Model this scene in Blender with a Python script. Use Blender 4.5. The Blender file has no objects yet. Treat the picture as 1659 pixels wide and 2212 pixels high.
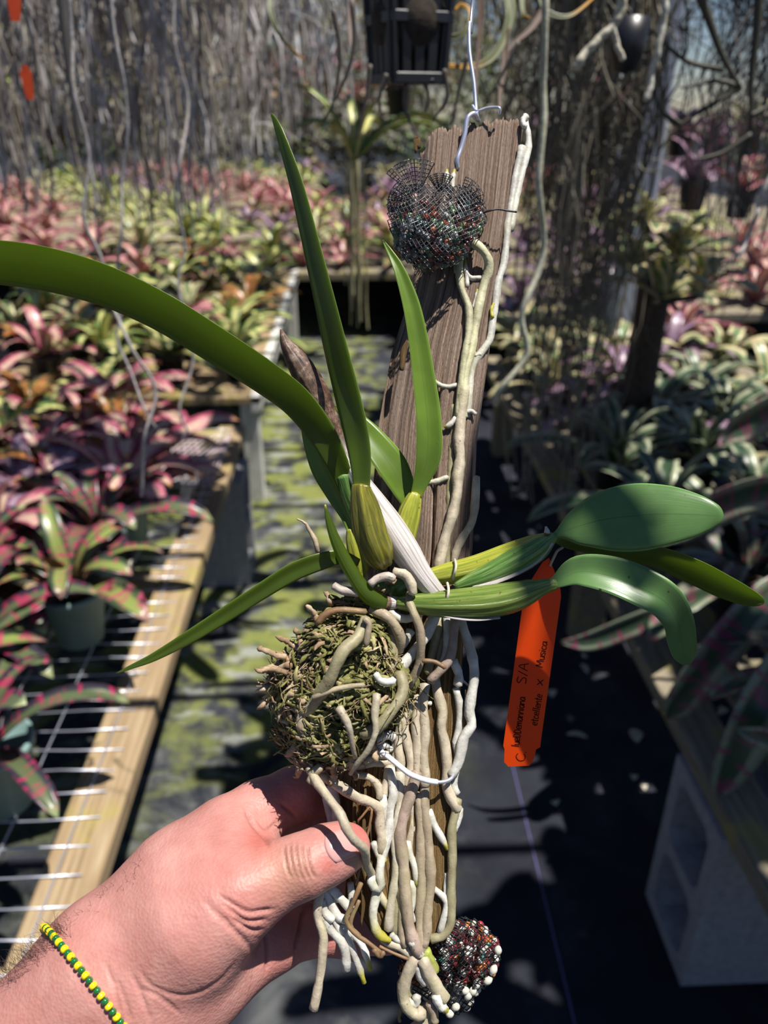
import bpy, math, random
import numpy as np
from mathutils import Vector, Matrix

# ------------------------------------------------------------------ camera, sky, sun, exposure
SC = bpy.context.scene
COL = SC.collection
W, H, F = 1659.0, 2212.0, 1700.0
CAM = np.array([0.0, 0.0, 1.5])
PITCH, HEAD = math.radians(27.3), math.radians(2.4)
_fh = np.array([math.sin(HEAD), math.cos(HEAD), 0.0])
RIGHT = np.array([math.cos(HEAD), -math.sin(HEAD), 0.0])
FWD = _fh * math.cos(PITCH) - np.array([0, 0, 1.0]) * math.sin(PITCH)
UP = _fh * math.sin(PITCH) + np.array([0, 0, 1.0]) * math.cos(PITCH)
cd = bpy.data.cameras.new('camera')
cam = bpy.data.objects.new('camera', cd); COL.objects.link(cam)
M = Matrix.Identity(4)
for i in range(3):
    M[i][0] = RIGHT[i]; M[i][1] = UP[i]; M[i][2] = -FWD[i]; M[i][3] = CAM[i]
cam.matrix_world = M
cd.sensor_fit = 'VERTICAL'; cd.sensor_height = 24.0; cd.sensor_width = 18.0
cd.lens = F / H * 24.0
cd.clip_start = 0.01; cd.clip_end = 200
cd.dof.use_dof = True; cd.dof.focus_distance = 0.283; cd.dof.aperture_fstop = cd.lens / 2.5
SC.camera = cam

SUN_TO = np.array([0.29, -0.10, 0.92]); SUN_TO /= np.linalg.norm(SUN_TO)
w = bpy.data.worlds.new('sky'); SC.world = w; w.use_nodes = True
_nt = w.node_tree
_bg = _nt.nodes['Background']
_sk = _nt.nodes.new('ShaderNodeTexSky'); _sk.sky_type = 'NISHITA'; _sk.sun_disc = False
_sk.sun_elevation = math.asin(SUN_TO[2]); _sk.sun_rotation = math.atan2(SUN_TO[0], SUN_TO[1])
_sk.air_density = 1.0; _sk.dust_density = 0.0; _sk.ozone_density = 2.0
_mx = _nt.nodes.new('ShaderNodeMix'); _mx.data_type = 'RGBA'; _mx.blend_type = 'MULTIPLY'; _mx.inputs[0].default_value = 1.0; _mx.inputs[7].default_value = (0.92, 0.97, 1.14, 1)
_nt.links.new(_sk.outputs[0], _mx.inputs[6]); _nt.links.new(_mx.outputs[2], _bg.inputs[0]); _bg.inputs[1].default_value = 0.05
_sl = bpy.data.lights.new('sun', 'SUN'); _sl.energy = 6.6; _sl.angle = 0.0095; _sl.color = (1.0, 0.955, 0.88)
sun = bpy.data.objects.new('sun', _sl); COL.objects.link(sun)
sun.rotation_euler = Vector(SUN_TO).to_track_quat('Z', 'Y').to_euler(); sun.location = (3, -1, 8)
vs = SC.view_settings
vs.view_transform = 'Standard'; vs.look = 'None'; vs.gamma = 1.0; vs.use_curve_mapping = False; vs.exposure = 0.3
SC.cycles.use_denoising = True
SC.cycles.max_bounces = 8
SC.cycles.transparent_max_bounces = 8
rng = random.Random(11)
nr = np.random.RandomState(5)

# ------------------------------------------------------------------ helpers
def P(x, y, d):
    return CAM + FWD * d + RIGHT * ((x - 829.5) * d / F) - UP * ((y - 1106.0) * d / F)
def ray(x, y):
    return FWD + RIGHT * ((x - 829.5) / F) - UP * ((y - 1106.0) / F)
def G(x, y, z=0.0):
    r = ray(x, y); return CAM + r * ((z - CAM[2]) / r[2])
def AT(x, y, Y):
    r = ray(x, y); return CAM + r * (Y / r[1])
def link(o):
    COL.objects.link(o); return o
def tag(o, label=None, cat=None, group=None, kind=None):
    if label: o['label'] = label
    if cat: o['category'] = cat
    if group: o['group'] = group
    if kind: o['kind'] = kind
    return o
def empty(name, loc, label=None, cat=None, group=None):
    o = bpy.data.objects.new(name, None); o.location = tuple(float(c) for c in loc)
    o.empty_display_size = 0.02
    link(o); tag(o, label, cat, group); return o
ORG = {}
def mesh(name, V, Fc, mt, uv=None, smooth=True):
    me = bpy.data.meshes.new(name)
    V = np.asarray(V, np.float32); ln = np.fromiter((len(f) for f in Fc), np.int32, len(Fc)); st = np.zeros(len(ln), np.int32); st[1:] = np.cumsum(ln)[:-1]
    lp = np.fromiter((i for f in Fc for i in f), np.int32, int(ln.sum()))
    me.vertices.add(len(V)); me.vertices.foreach_set('co', V.ravel()); me.loops.add(len(lp)); me.loops.foreach_set('vertex_index', lp)
    me.polygons.add(len(ln)); me.polygons.foreach_set('loop_start', st); me.update(calc_edges=True); me.validate()
    for m_ in (mt if isinstance(mt, (list, tuple)) else [mt]):
        me.materials.append(m_)
    me.polygons.foreach_set('use_smooth', [bool(smooth)] * len(me.polygons))
    if uv is not None:
        lay = me.uv_layers.new(name='UVMap')
        idx = np.zeros(len(me.loops), dtype=np.int32); me.loops.foreach_get('vertex_index', idx)
        lay.data.foreach_set('uv', np.asarray(uv, float)[idx].ravel())
    me.update(); return me
def obj(name, V, Fc, mt, parent=None, uv=None, smooth=True, origin=None):
    """one mesh object; V in world space"""
    V = np.asarray(V, float)
    if parent is not None:
        p = parent; o0 = np.zeros(3)
        while p is not None:
            o0 = o0 + np.array(p.location); p = p.parent
        o = bpy.data.objects.new(name, mesh(name, V - o0, Fc, mt, uv, smooth)); o.parent = parent
    else:
        o0 = np.array([V[:, 0].mean(), V[:, 1].mean(), V[:, 2].min()]) if origin is None else np.asarray(origin, float)
        o = bpy.data.objects.new(name, mesh(name, V - o0, Fc, mt, uv, smooth)); o.location = tuple(o0)
    return link(o)
def crom(pts, n):
    """Catmull-Rom resample of any-dimensional control points"""
    p = np.asarray(pts, float)
    if len(p) == 2:
        return p[0] + (p[1] - p[0]) * np.linspace(0, 1, n)[:, None]
    q = np.vstack([2 * p[0] - p[1], p, 2 * p[-1] - p[-2]])
    seg = np.linalg.norm(np.diff(p[:, :3], axis=0), axis=1) ** 0.5 + 1e-9
    s = np.concatenate([[0], np.cumsum(seg)]); tt = np.linspace(0, s[-1], n)
    k = np.clip(np.searchsorted(s, tt, side='right') - 1, 0, len(p) - 2)
    t = ((tt - s[k]) / (s[k + 1] - s[k]))[:, None]
    a, b, c, d = q[k], q[k + 1], q[k + 2], q[k + 3]
    return 0.5 * (2 * b + (c - a) * t + (2 * a - 5 * b + 4 * c - d) * t ** 2 + (3 * b - a - 3 * c + d) * t ** 3)
def nrm(v):
    v = np.asarray(v, float); return v / (np.linalg.norm(v, axis=-1, keepdims=True) + 1e-12)
def tube(path, radii, seg=8, ridge=None, caps=True, flat=None, jitter=0.0, rs=None):
    """swept tube; returns V, F, UV"""
    p = np.asarray(path, float); n = len(p); r = np.broadcast_to(np.asarray(radii, float), (n,)).copy()
    t = nrm(np.gradient(p, axis=0))
    a = np.cross(t[0], [0.31, 0.2, 0.93]);
    if np.linalg.norm(a) < 1e-3: a = np.cross(t[0], [1, 0, 0])
    a = nrm(a); A = [a]
    for i in range(1, n):
        a = a - t[i] * np.dot(a, t[i]); a = nrm(a); A.append(a)
    A = np.array(A); B = np.cross(t, A)
    ph = np.linspace(0, 2 * math.pi, seg, endpoint=False)
    rr = r[:, None] * np.ones(seg)[None]
    if ridge:
        k, amp = ridge; rr = rr * (1 + amp * (np.abs(np.cos(ph * k / 2.0))[None] - 0.5) * 2)
    if jitter:
        R_ = rs if rs is not None else nr
        rr = rr * (1 + jitter * R_.randn(n, 1) * 0.7 + jitter * 0.5 * R_.randn(n, seg))
    V = p[:, None] + A[:, None] * (np.cos(ph)[None, :, None] * rr[..., None]) + B[:, None] * (np.sin(ph)[None, :, None] * rr[..., None])
    V = V.reshape(-1, 3); Fc = []
    for i in range(n - 1):
        for j in range(seg):
            k = (j + 1) % seg
            Fc.append((i * seg + j, i * seg + k, (i + 1) * seg + k, (i + 1) * seg + j))
    UVv = np.stack([np.tile(np.arange(seg) / seg, n), np.repeat(np.linspace(0, 1, n), seg)], 1)
    if caps:
        c0 = len(V); V = np.vstack([V, p[0] - t[0] * r[0] * 0.35, p[-1] + t[-1] * r[-1] * 0.6])
        UVv = np.vstack([UVv, [0.5, 0], [0.5, 1]])
        for j in range(seg):
            k = (j + 1) % seg
            Fc.append((c0, k, j)); Fc.append((c0 + 1, (n - 1) * seg + j, (n - 1) * seg + k))
    return V, Fc, UVv
def join(parts):
    V, Fc, U, o = [], [], [], 0
    for p in parts:
        v, f = p[0], p[1]
        V.append(v); Fc += [tuple(i + o for i in q) for q in f]; o += len(v)
        if len(p) > 2: U.append(p[2])
    return np.vstack(V), Fc, (np.vstack(U) if U else None)
def box(c, s, bev=0.0, ax=None):
    """bevelled box: centre, full sizes, optional 3x3 axes rows"""
    c = np.asarray(c, float); h = np.asarray(s, float) / 2
    ax = np.eye(3) if ax is None else np.asarray(ax, float)
    if bev <= 0:
        L = [(x, y, z) for z in (-1, 1) for y in (-1, 1) for x in (-1, 1)]
        V = np.array(L) * h
        Fc = [(0, 2, 3, 1), (4, 5, 7, 6), (0, 1, 5, 4), (2, 6, 7, 3), (0, 4, 6, 2), (1, 3, 7, 5)]
        return c + V @ ax, Fc
    V = []; idx = {}
    for z in (-1, 1):
        for y in (-1, 1):
            for x in (-1, 1):
                for k in range(3):
                    v = np.array([x, y, z]) * (h - bev); v[k] = (x, y, z)[k] * h[k]
                    idx[(x, y, z, k)] = len(V); V.append(v)
    Fc = []
    for k in range(3):
        a, b = (k + 1) % 3, (k + 2) % 3
        for s_ in (-1, 1):
            q = []
            for (u, v_) in ((-1, -1), (1, -1), (1, 1), (-1, 1)):
                co = [0, 0, 0]; co[k] = s_; co[a] = u; co[b] = v_; q.append(idx[(*co, k)])
            Fc.append(tuple(q) if s_ > 0 else tuple(q[::-1]))
    for k in range(3):
        a, b = (k + 1) % 3, (k + 2) % 3
        for u in (-1, 1):
            for v_ in (-1, 1):
                def I(s_, kk):
                    co = [0, 0, 0]; co[k] = s_; co[a] = u; co[b] = v_; return idx[(*co, kk)]
                q = (I(-1, a), I(1, a), I(1, b), I(-1, b))
                Fc.append(q if u * v_ > 0 else q[::-1])
    for z in (-1, 1):
        for y in (-1, 1):
            for x in (-1, 1):
                q = tuple(idx[(x, y, z, k)] for k in range(3))
                Fc.append(q if x * y * z > 0 else q[::-1])
    return c + np.array(V) @ ax, Fc
def icos(c, r, sub=1, sq=(1, 1, 1)):
    import bmesh
    if (sub,) not in ORG:
        b = bmesh.new(); bmesh.ops.create_icosphere(b, subdivisions=sub, radius=1.0)
        ORG[(sub,)] = (np.array([v.co[:] for v in b.verts]), [tuple(v.index for v in f.verts) for f in b.faces]); b.free()
    V, Fc = ORG[(sub,)]
    return np.asarray(c) + V * r * np.asarray(sq), Fc
def strap(C, side, nor, hw, cup=0.0, thick=0.0008, m=7, wav=None):
    """closed leaf blade along C with given side / normal frames"""
    n = len(C); q = np.linspace(-1, 1, m)
    hw = np.asarray(hw)[:, None]
    cupa = np.broadcast_to(np.asarray(cup, float), (n,))[:, None]
    off = cupa * hw * np.abs(q)[None] ** 1.6
    if wav is not None: off = off + wav * q[None]
    mid = C[:, None] + side[:, None] * (q[None] * hw)[..., None] + nor[:, None] * off[..., None]
    th = (thick / 2 * (1 - 0.85 * q ** 4))[None] * np.clip(hw / (hw.max() * 0.25), 0.1, 1)
    # widthways normal of the cupped blade
    top = mid + nor[:, None] * th[..., None]; bot = mid - nor[:, None] * th[..., None]
    V = np.concatenate([top.reshape(-1, 3), bot.reshape(-1, 3)]); o = n * m; Fc = []
    for i in range(n - 1):
        for j in range(m - 1):
            a = i * m + j
            Fc.append((a, a + 1, a + m + 1, a + m)); Fc.append((o + a, o + a + m, o + a + m + 1, o + a + 1))
        a = i * m; Fc.append((a, a + m, o + a + m, o + a))
        a = i * m + m - 1; Fc.append((a, o + a, o + a + m, a + m))
    for j in range(m - 1):
        Fc.append((j, o + j, o + j + 1, j + 1))
        a = (n - 1) * m + j; Fc.append((a, a + 1, o + a + 1, o + a))
    uu, vv = np.meshgrid((q + 1) / 2, np.linspace(0, 1, n))
    U = np.stack([uu.ravel(), vv.ravel()], 1)
    return V, Fc, np.vstack([U, U])
def view_leaf(ctrl, n=44, m=9, cup=0.25, thick=0.0011, roll=None):
    """leaf from control points (px, py, depth, half width px[, roll deg[, cup]])"""
    c = np.array([list(k) + [0.0] * (5 - len(k)) if len(k) < 5 else list(k[:5]) for k in ctrl], float)
    pts = np.array([P(k[0], k[1], k[2]) for k in c])
    al = crom(np.hstack([pts, (c[:, 3] * c[:, 2] / F)[:, None], c[:, 4:5]]), n)
    C = al[:, :3]; hw = np.clip(al[:, 3], 0.0002, None); ro = np.radians(al[:, 4])
    t = nrm(np.gradient(C, axis=0)); vw = nrm(C - CAM)
    s = nrm(np.cross(vw, t)); nn = nrm(np.cross(t, s))
    nn = np.where((np.sum(nn * vw, 1) > 0)[:, None], -nn, nn)
    s2 = s * np.cos(ro)[:, None] + nn * np.sin(ro)[:, None]; n2 = nn * np.cos(ro)[:, None] - s * np.sin(ro)[:, None]
    return strap(C, s2, n2, hw / np.maximum(np.cos(ro) * 0.8 + 0.2, 0.3), cup, thick, m)

# ------------------------------------------------------------------ materials
def _lk(nt, a, b): nt.links.new(a, b)
class NT:
    def __init__(s, name):
        s.m = bpy.data.materials.new(name); s.m.use_nodes = True; s.nt = s.m.node_tree
        s.b = s.nt.nodes['Principled BSDF']; s.out = s.nt.nodes['Material Output']
    def n(s, t, **k):
        o = s.nt.nodes.new(t)
        for a, v in k.items(): setattr(o, a, v)
        return o
    def l(s, a, b): s.nt.links.new(a, b)
    def set(s, **k):
        for a, v in k.items():
            s.b.inputs[a.replace('_', ' ')].default_value = v
    def coord(s, kind='Object', scale=(1, 1, 1), rot=None):
        tc = s.n('ShaderNodeTexCoord'); mp = s.n('ShaderNodeMapping')
        mp.inputs['Scale'].default_value = scale
        if rot: mp.inputs['Rotation'].default_value = rot
        s.l(tc.outputs[kind], mp.inputs['Vector']); return mp.outputs['Vector']
    def noise(s, vec, scale=5, detail=3, rough=0.55, dist=0.0):
        o = s.n('ShaderNodeTexNoise'); o.inputs['Scale'].default_value = scale
        o.inputs['Detail'].default_value = detail; o.inputs['Roughness'].default_value = rough
        o.inputs['Distortion'].default_value = dist
        s.l(vec, o.inputs['Vector']); return o.outputs['Fac']
    def ramp(s, fac, stops):
        o = s.n('ShaderNodeValToRGB'); e = o.color_ramp.elements
        while len(e) < len(stops): e.new(0.5)
        for k, (p, c) in zip(e, stops): k.position = p; k.color = (*c, 1) if len(c) == 3 else c
        s.l(fac, o.inputs['Fac']); return o.outputs['Color']
    def mix(s, fac, a, b, mode='MIX'):
        o = s.n('ShaderNodeMix', data_type='RGBA', blend_type=mode)
        for v, i in ((fac, 0), (a, 6), (b, 7)):
            if hasattr(v, 'links') or hasattr(v, 'is_linked'): s.l(v, o.inputs[i])
            elif i == 0: o.inputs[i].default_value = v
            else: o.inputs[i].default_value = (*v, 1)
        return o.outputs[2]
    def math(s, op, a, b=0.0, clamp=False):
        o = s.n('ShaderNodeMath', operation=op); o.use_clamp = clamp
        for i, v in enumerate((a, b)):
            if hasattr(v, 'is_linked'): s.l(v, o.inputs[i])
            else: o.inputs[i].default_value = v
        return o.outputs[0]
    def step(s, v, lo, hi):
        o = s.n('ShaderNodeMapRange', interpolation_type='SMOOTHSTEP')
        o.inputs['From Min'].default_value = lo; o.inputs['From Max'].default_value = hi
        s.l(v, o.inputs['Value']); return o.outputs['Result']
    def bump(s, h, strength=0.3, dist=0.001, base=None):
        o = s.n('ShaderNodeBump'); o.inputs['Strength'].default_value = strength; o.inputs['Distance'].default_value = dist
        s.l(h, o.inputs['Height'])
        if base is not None: s.l(base, o.inputs['Normal'])
        s.l(o.outputs['Normal'], s.b.inputs['Normal']); return o.outputs['Normal']
    def col(s, c):
        if hasattr(c, 'is_linked'): s.l(c, s.b.inputs['Base Color'])
        else: s.b.inputs['Base Color'].default_value = (*c, 1)
    def translucent(s, c, fac):
        t = s.n('ShaderNodeBsdfTranslucent'); mx = s.n('ShaderNodeMixShader'); mx.inputs[0].default_value = fac
        if hasattr(c, 'is_linked'): s.l(c, t.inputs['Color'])
        else: t.inputs['Color'].default_value = (*c, 1)
        s.l(s.b.outputs[0], mx.inputs[1]); s.l(t.outputs[0], mx.inputs[2]); s.l(mx.outputs[0], s.out.inputs['Surface'])
def simple(name, c, rough=0.5, var=0.25, scale=40, metal=0.0, bump=0.0, bscale=200, spec=0.5):
    N = NT(name); v = N.coord(); f = N.noise(v, scale, 4)
    dk = tuple(x * (1 - var) for x in c); lt = tuple(min(1, x * (1 + var)) for x in c)
    N.col(N.ramp(f, [(0.3, dk), (0.7, lt)])); N.set(Roughness=rough, Metallic=metal, Specular_IOR_Level=spec)
    if bump: N.bump(N.noise(v, bscale, 3), bump, 0.001)
    return N.m
def uv_xy(N):
    u = N.n('ShaderNodeUVMap'); sp = N.n('ShaderNodeSeparateXYZ'); N.l(u.outputs[0], sp.inputs[0]); return u.outputs[0], sp.outputs[0], sp.outputs[1]
def orchid_leaf(name, top, under, trans, tf=0.35, rough=0.3):
    N = NT(name); uvv, u, v = uv_xy(N)
    ob = N.coord()
    f = N.noise(ob, 60, 3)
    c = N.ramp(f, [(0.3, tuple(x * 0.8 for x in top)), (0.75, tuple(x * 1.2 for x in top))])
    au = N.math('ABSOLUTE', N.math('SUBTRACT', u, 0.5))
    c = N.mix(N.step(au, 0.012, 0.0), c, tuple(x * 0.6 for x in top))
    c = N.mix(N.step(au, 0.475, 0.5), c, tuple(min(1, x * 1.9 + 0.03) for x in top))
    sp = N.noise(ob, 420, 1); big = N.noise(ob, 35, 2)
    spots = N.math('MULTIPLY', N.step(sp, 0.72, 0.78), N.step(big, 0.5, 0.62))
    c = N.mix(spots, c, (0.03, 0.03, 0.012))
    c = N.mix(N.step(v, 0.06, 0.0), c, (0.30, 0.30, 0.03))
    N.col(c); N.set(Roughness=rough, Specular_IOR_Level=0.5)
    mp = N.n('ShaderNodeMapping'); mp.inputs['Scale'].default_value = (60, 2, 1); N.l(uvv, mp.inputs['Vector'])
    N.bump(N.noise(mp.outputs[0], 1.0, 2), 0.12, 0.0006)
    N.translucent(N.mix(f, trans, tuple(x * 0.75 for x in trans)), tf)
    return N.m
def brom(name, centre, margin, band, bandf=14.0, bandamt=0.5, tip=None, stripes=0.0, tf=0.22):
    N = NT(name); uvv, u, v = uv_xy(N)
    au = N.math('ABSOLUTE', N.math('SUBTRACT', u, 0.5))
    oi = N.n('ShaderNodeObjectInfo')
    shift = N.math('ADD', N.math('MULTIPLY', oi.outputs['Random'], 7.0), 0.0)
    cm = N.n('ShaderNodeCombineXYZ'); N.l(N.math('ADD', N.math('MULTIPLY', u, 9.0), shift), cm.inputs[0]); N.l(N.math('MULTIPLY', v, 2.0), cm.inputs[1]); N.l(shift, cm.inputs[2])
    st = N.noise(cm.outputs[0], 2.0, 2)
    c = N.mix(N.step(N.math('ADD', au, N.math('MULTIPLY', N.math('SUBTRACT', st, 0.5), 0.35 + stripes)), 0.22, 0.3), centre, margin)
    cb = N.n('ShaderNodeCombineXYZ'); N.l(N.math('MULTIPLY', u, 1.2), cb.inputs[0]); N.l(N.math('MULTIPLY', v, bandf), cb.inputs[1]); N.l(shift, cb.inputs[2])
    bn = N.noise(cb.outputs[0], 1.0, 2)
    c = N.mix(N.math('MULTIPLY', N.step(bn, 0.52, 0.6), bandamt), c, band)
    if tip: c = N.mix(N.step(v, 0.88, 0.98), c, tip)
    N.col(c); N.set(Roughness=0.33, Specular_IOR_Level=0.5)
    N.translucent(c, tf); return N.m

MT = {}
MT['leaf'] = orchid_leaf('orchid_leaf', (0.066, 0.106, 0.012), None, (0.40, 0.54, 0.02), 0.42)
MT['leaf_back'] = orchid_leaf('orchid_leaf_young', (0.13, 0.215, 0.026), None, (0.36, 0.52, 0.04), 0.32)
MT['leaf_blue'] = orchid_leaf('orchid_leaf_waxy', (0.10, 0.20, 0.06), None, (0.24, 0.40, 0.04), 0.2, 0.27)
def bulb_mat(name, a, b, c3):
    N = NT(name); uvv, u, v = uv_xy(N)
    mp = N.n('ShaderNodeMapping'); mp.inputs['Scale'].default_value = (14, 1.3, 1); N.l(uvv, mp.inputs['Vector'])
    f = N.noise(mp.outputs[0], 1.6, 4, 0.6)
    c = N.ramp(f, [(0.3, a), (0.52, b), (0.72, c3)])
    c = N.mix(N.step(N.noise(N.coord(), 500, 2), 0.68, 0.76), c, (0.10, 0.09, 0.03))
    N.col(c); N.set(Roughness=0.24, Specular_IOR_Level=0.6); N.bump(f, 0.35, 0.001)
    N.translucent(b, 0.12); return N.m
MT['bulb_olive'] = bulb_mat('bulb_olive', (0.06, 0.065, 0.012), (0.17, 0.16, 0.02), (0.36, 0.32, 0.04))
MT['bulb_green'] = bulb_mat('bulb_green', (0.05, 0.10, 0.018), (0.16, 0.23, 0.04), (0.36, 0.40, 0.14))
MT['bulb_yellow'] = bulb_mat('bulb_yellow', (0.17, 0.22, 0.025), (0.34, 0.36, 0.04), (0.54, 0.50, 0.09))
MT['bulb_dark'] = bulb_mat('bulb_dark', (0.035, 0.09, 0.02), (0.12, 0.24, 0.05), (0.40, 0.47, 0.22))
def root_mat():
    N = NT('root_velamen'); oi = N.n('ShaderNodeObjectInfo'); uvv, u, v = uv_xy(N)
    ob = N.coord(); f = N.noise(ob, 170, 4, 0.6); g = N.noise(ob, 45, 3)
    c = N.mix(N.step(f, 0.38, 0.7), N.mix(0.42, oi.outputs['Color'], (0.10, 0.075, 0.04)), oi.outputs['Color'])
    c = N.mix(N.math('MULTIPLY', N.step(g, 0.5, 0.68), 0.30), c, (0.36, 0.35, 0.16))
    c = N.mix(N.math('MULTIPLY', N.step(N.noise(ob, 700, 1), 0.70, 0.78), 0.6), c, (0.06, 0.045, 0.03))
    tipf = N.math('MULTIPLY', N.step(v, 0.72, 0.92), N.math('SUBTRACT', 1.0, oi.outputs['Alpha']))
    c = N.mix(tipf, c, (0.30, 0.27, 0.025))
    N.col(c); N.set(Roughness=0.55); N.bump(N.math('ADD', f, N.math('MULTIPLY', g, 0.6)), 0.6, 0.0009); return N.m
MT['root'] = root_mat()
def sheath_mat():
    N = NT('dry_sheath'); uvv, u, v = uv_xy(N)
    mp = N.n('ShaderNodeMapping'); mp.inputs['Scale'].default_value = (16, 2, 1); N.l(uvv, mp.inputs['Vector'])
    f = N.noise(mp.outputs[0], 1.5, 4, 0.6)
    silver = N.ramp(f, [(0.3, (0.22, 0.18, 0.16)), (0.5, (0.46, 0.42, 0.40)), (0.7, (0.70, 0.66, 0.62))])
    brown = N.ramp(N.noise(N.coord(), 210, 5, 0.7), [(0.36, (0.025, 0.014, 0.01)), (0.52, (0.12, 0.06, 0.035)), (0.66, (0.36, 0.27, 0.21))])
    N.col(N.mix(N.step(v, 0.36, 0.50), brown, silver)); N.set(Roughness=0.5); N.bump(f, 0.5, 0.0012); return N.m
MT['sheath'] = sheath_mat()
def wood_plank():
    N = NT('weathered_cedar'); uvv, u, v = uv_xy(N)
    mp = N.n('ShaderNodeMapping'); mp.inputs['Scale'].default_value = (70, 5, 1); N.l(uvv, mp.inputs['Vector'])
    f = N.noise(mp.outputs[0], 1.0, 6, 0.65, 0.4)
    mq = N.n('ShaderNodeMapping'); mq.inputs['Scale'].default_value = (210, 150, 1); N.l(uvv, mq.inputs['Vector'])
    g = N.noise(mq.outputs[0], 1.0, 3, 0.7)
    c = N.ramp(f, [(0.28, (0.055, 0.03, 0.018)), (0.40, (0.20, 0.13, 0.09)), (0.54, (0.36, 0.265, 0.205)), (0.75, (0.50, 0.40, 0.33))])
    c = N.mix(N.math('MULTIPLY', N.step(g, 0.5, 0.66), 0.55), c, (0.07, 0.042, 0.028))
    low = N.ramp(f, [(0.3, (0.05, 0.026, 0.012)), (0.5, (0.20, 0.12, 0.045)), (0.7, (0.38, 0.26, 0.11))])
    c = N.mix(N.step(v, 0.52, 0.66), c, low)
    N.col(c); N.set(Roughness=0.85, Specular_IOR_Level=0.2)
    h = N.math('ADD', f, N.math('MULTIPLY', g, -0.7)); N.bump(h, 0.9, 0.0016); return N.m
MT['plank'] = wood_plank()
def lumber(name, a, b, c3, scale=(130, 5, 130)):
    N = NT(name); v = N.coord('Object', scale); f = N.noise(v, 1.0, 4, 0.6, 0.5)
    c = N.ramp(f, [(0.3, a), (0.5, b), (0.72, c3)])
    c = N.mix(N.math('MULTIPLY', N.step(N.noise(N.coord(), 7, 3), 0.52, 0.66), 0.5), c, (0.30, 0.27, 0.05))
    N.col(c); N.set(Roughness=0.8, Specular_IOR_Level=0.25); N.bump(f, 0.4, 0.002); return N.m
MT['lumber'] = lumber('bench_lumber', (0.19, 0.13, 0.07), (0.28, 0.20, 0.115), (0.38, 0.30, 0.19))
MT['lumber_grey'] = lumber('bench_lumber_grey', (0.10, 0.085, 0.06), (0.20, 0.17, 0.12), (0.30, 0.26, 0.2))
MT['white_wood'] = simple('whitewashed_wood', (0.55, 0.54, 0.50), 0.7, 0.2, 20)
MT['wire'] = simple('galvanised_wire', (0.62, 0.64, 0.74), 0.35, 0.12, 30, 0.75)
MT['steel'] = simple('galvanised_post', (0.27, 0.30, 0.38), 0.6, 0.12, 8, 0.0)
MT['concrete'] = simple('concrete', (0.26, 0.26, 0.275), 0.92, 0.22, 60, 0, 0.5, 350)
MT['pot'] = simple('green_plastic', (0.16, 0.25, 0.24), 0.42, 0.12, 10)
MT['black'] = simple('black_plastic', (0.012, 0.013, 0.018), 0.38, 0.3, 30)
MT['soil'] = simple('potting_mix', (0.03, 0.022, 0.015), 0.95, 0.5, 150, 0, 0.6, 200)
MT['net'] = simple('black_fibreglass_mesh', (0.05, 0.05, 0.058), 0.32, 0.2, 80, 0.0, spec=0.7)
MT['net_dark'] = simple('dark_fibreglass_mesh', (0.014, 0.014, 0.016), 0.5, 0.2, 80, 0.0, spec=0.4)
MT['dead'] = simple('dry_leaf', (0.48, 0.44, 0.34), 0.8, 0.3, 60)
MT['strand'] = None
def strand_mat():
    N = NT('hanging_root_strand'); oi = N.n('ShaderNodeObjectInfo')
    f = N.noise(N.coord(), 14, 3, 0.6)
    c = N.mix(N.step(f, 0.35, 0.7), N.mix(0.6, oi.outputs['Color'], (0.05, 0.04, 0.03)), oi.outputs['Color'])
    N.col(c); N.set(Roughness=0.6); return N.m
MT['strand'] = strand_mat()
def skin_mat():
    N = NT('skin'); at = N.n('ShaderNodeAttribute', attribute_name='tone')
    sp = N.n('ShaderNodeSeparateColor'); N.l(at.outputs['Color'], sp.inputs[0])
    ob = N.coord(); f = N.noise(ob, 55, 4, 0.6); g = N.noise(ob, 260, 3, 0.6)
    c = N.ramp(f, [(0.3, (0.38, 0.160, 0.135)), (0.55, (0.455, 0.212, 0.182)), (0.75, (0.52, 0.27, 0.23))])
    c = N.mix(N.math('MULTIPLY', N.step(g, 0.5, 0.75), 0.25), c, (0.42, 0.13, 0.105))
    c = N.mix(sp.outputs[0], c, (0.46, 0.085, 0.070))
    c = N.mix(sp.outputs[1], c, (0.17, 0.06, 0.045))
    c = N.mix(sp.outputs[2], c, (0.40, 0.235, 0.13))
    N.col(c)
    N.set(Roughness=0.52, Specular_IOR_Level=0.4, Subsurface_Weight=0.16, Subsurface_Scale=0.004, Subsurface_Radius=(1.0, 0.35, 0.2))
    wv = N.n('ShaderNodeTexVoronoi'); wv.inputs['Scale'].default_value = 900; N.l(ob, wv.inputs['Vector'])
    h = N.math('ADD', N.math('MULTIPLY', g, 0.8), N.math('MULTIPLY', wv.outputs['Distance'], 0.5))
    N.bump(h, 0.32, 0.0008); return N.m
MT['skin'] = skin_mat()
MT['nail'] = simple('nail', (0.50, 0.27, 0.25), 0.22, 0.06, 60)
MT['hair'] = simple('arm_hair', (0.05, 0.03, 0.02), 0.5, 0.1)
MT['moss'] = None
def moss_mat(name, stops, sc=160):
    N = NT(name); N.col(N.ramp(N.noise(N.coord(), sc, 4, 0.7), stops)); N.set(Roughness=0.85, Specular_IOR_Level=0.2); return N.m
MT['moss'] = moss_mat('moss_fibre', [(0.3, (0.045, 0.042, 0.012)), (0.5, (0.15, 0.145, 0.045)), (0.66, (0.33, 0.30, 0.14))])
MT['chaff'] = moss_mat('dry_chaff', [(0.3, (0.11, 0.065, 0.035)), (0.5, (0.30, 0.21, 0.13)), (0.7, (0.50, 0.40, 0.28))])
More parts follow.
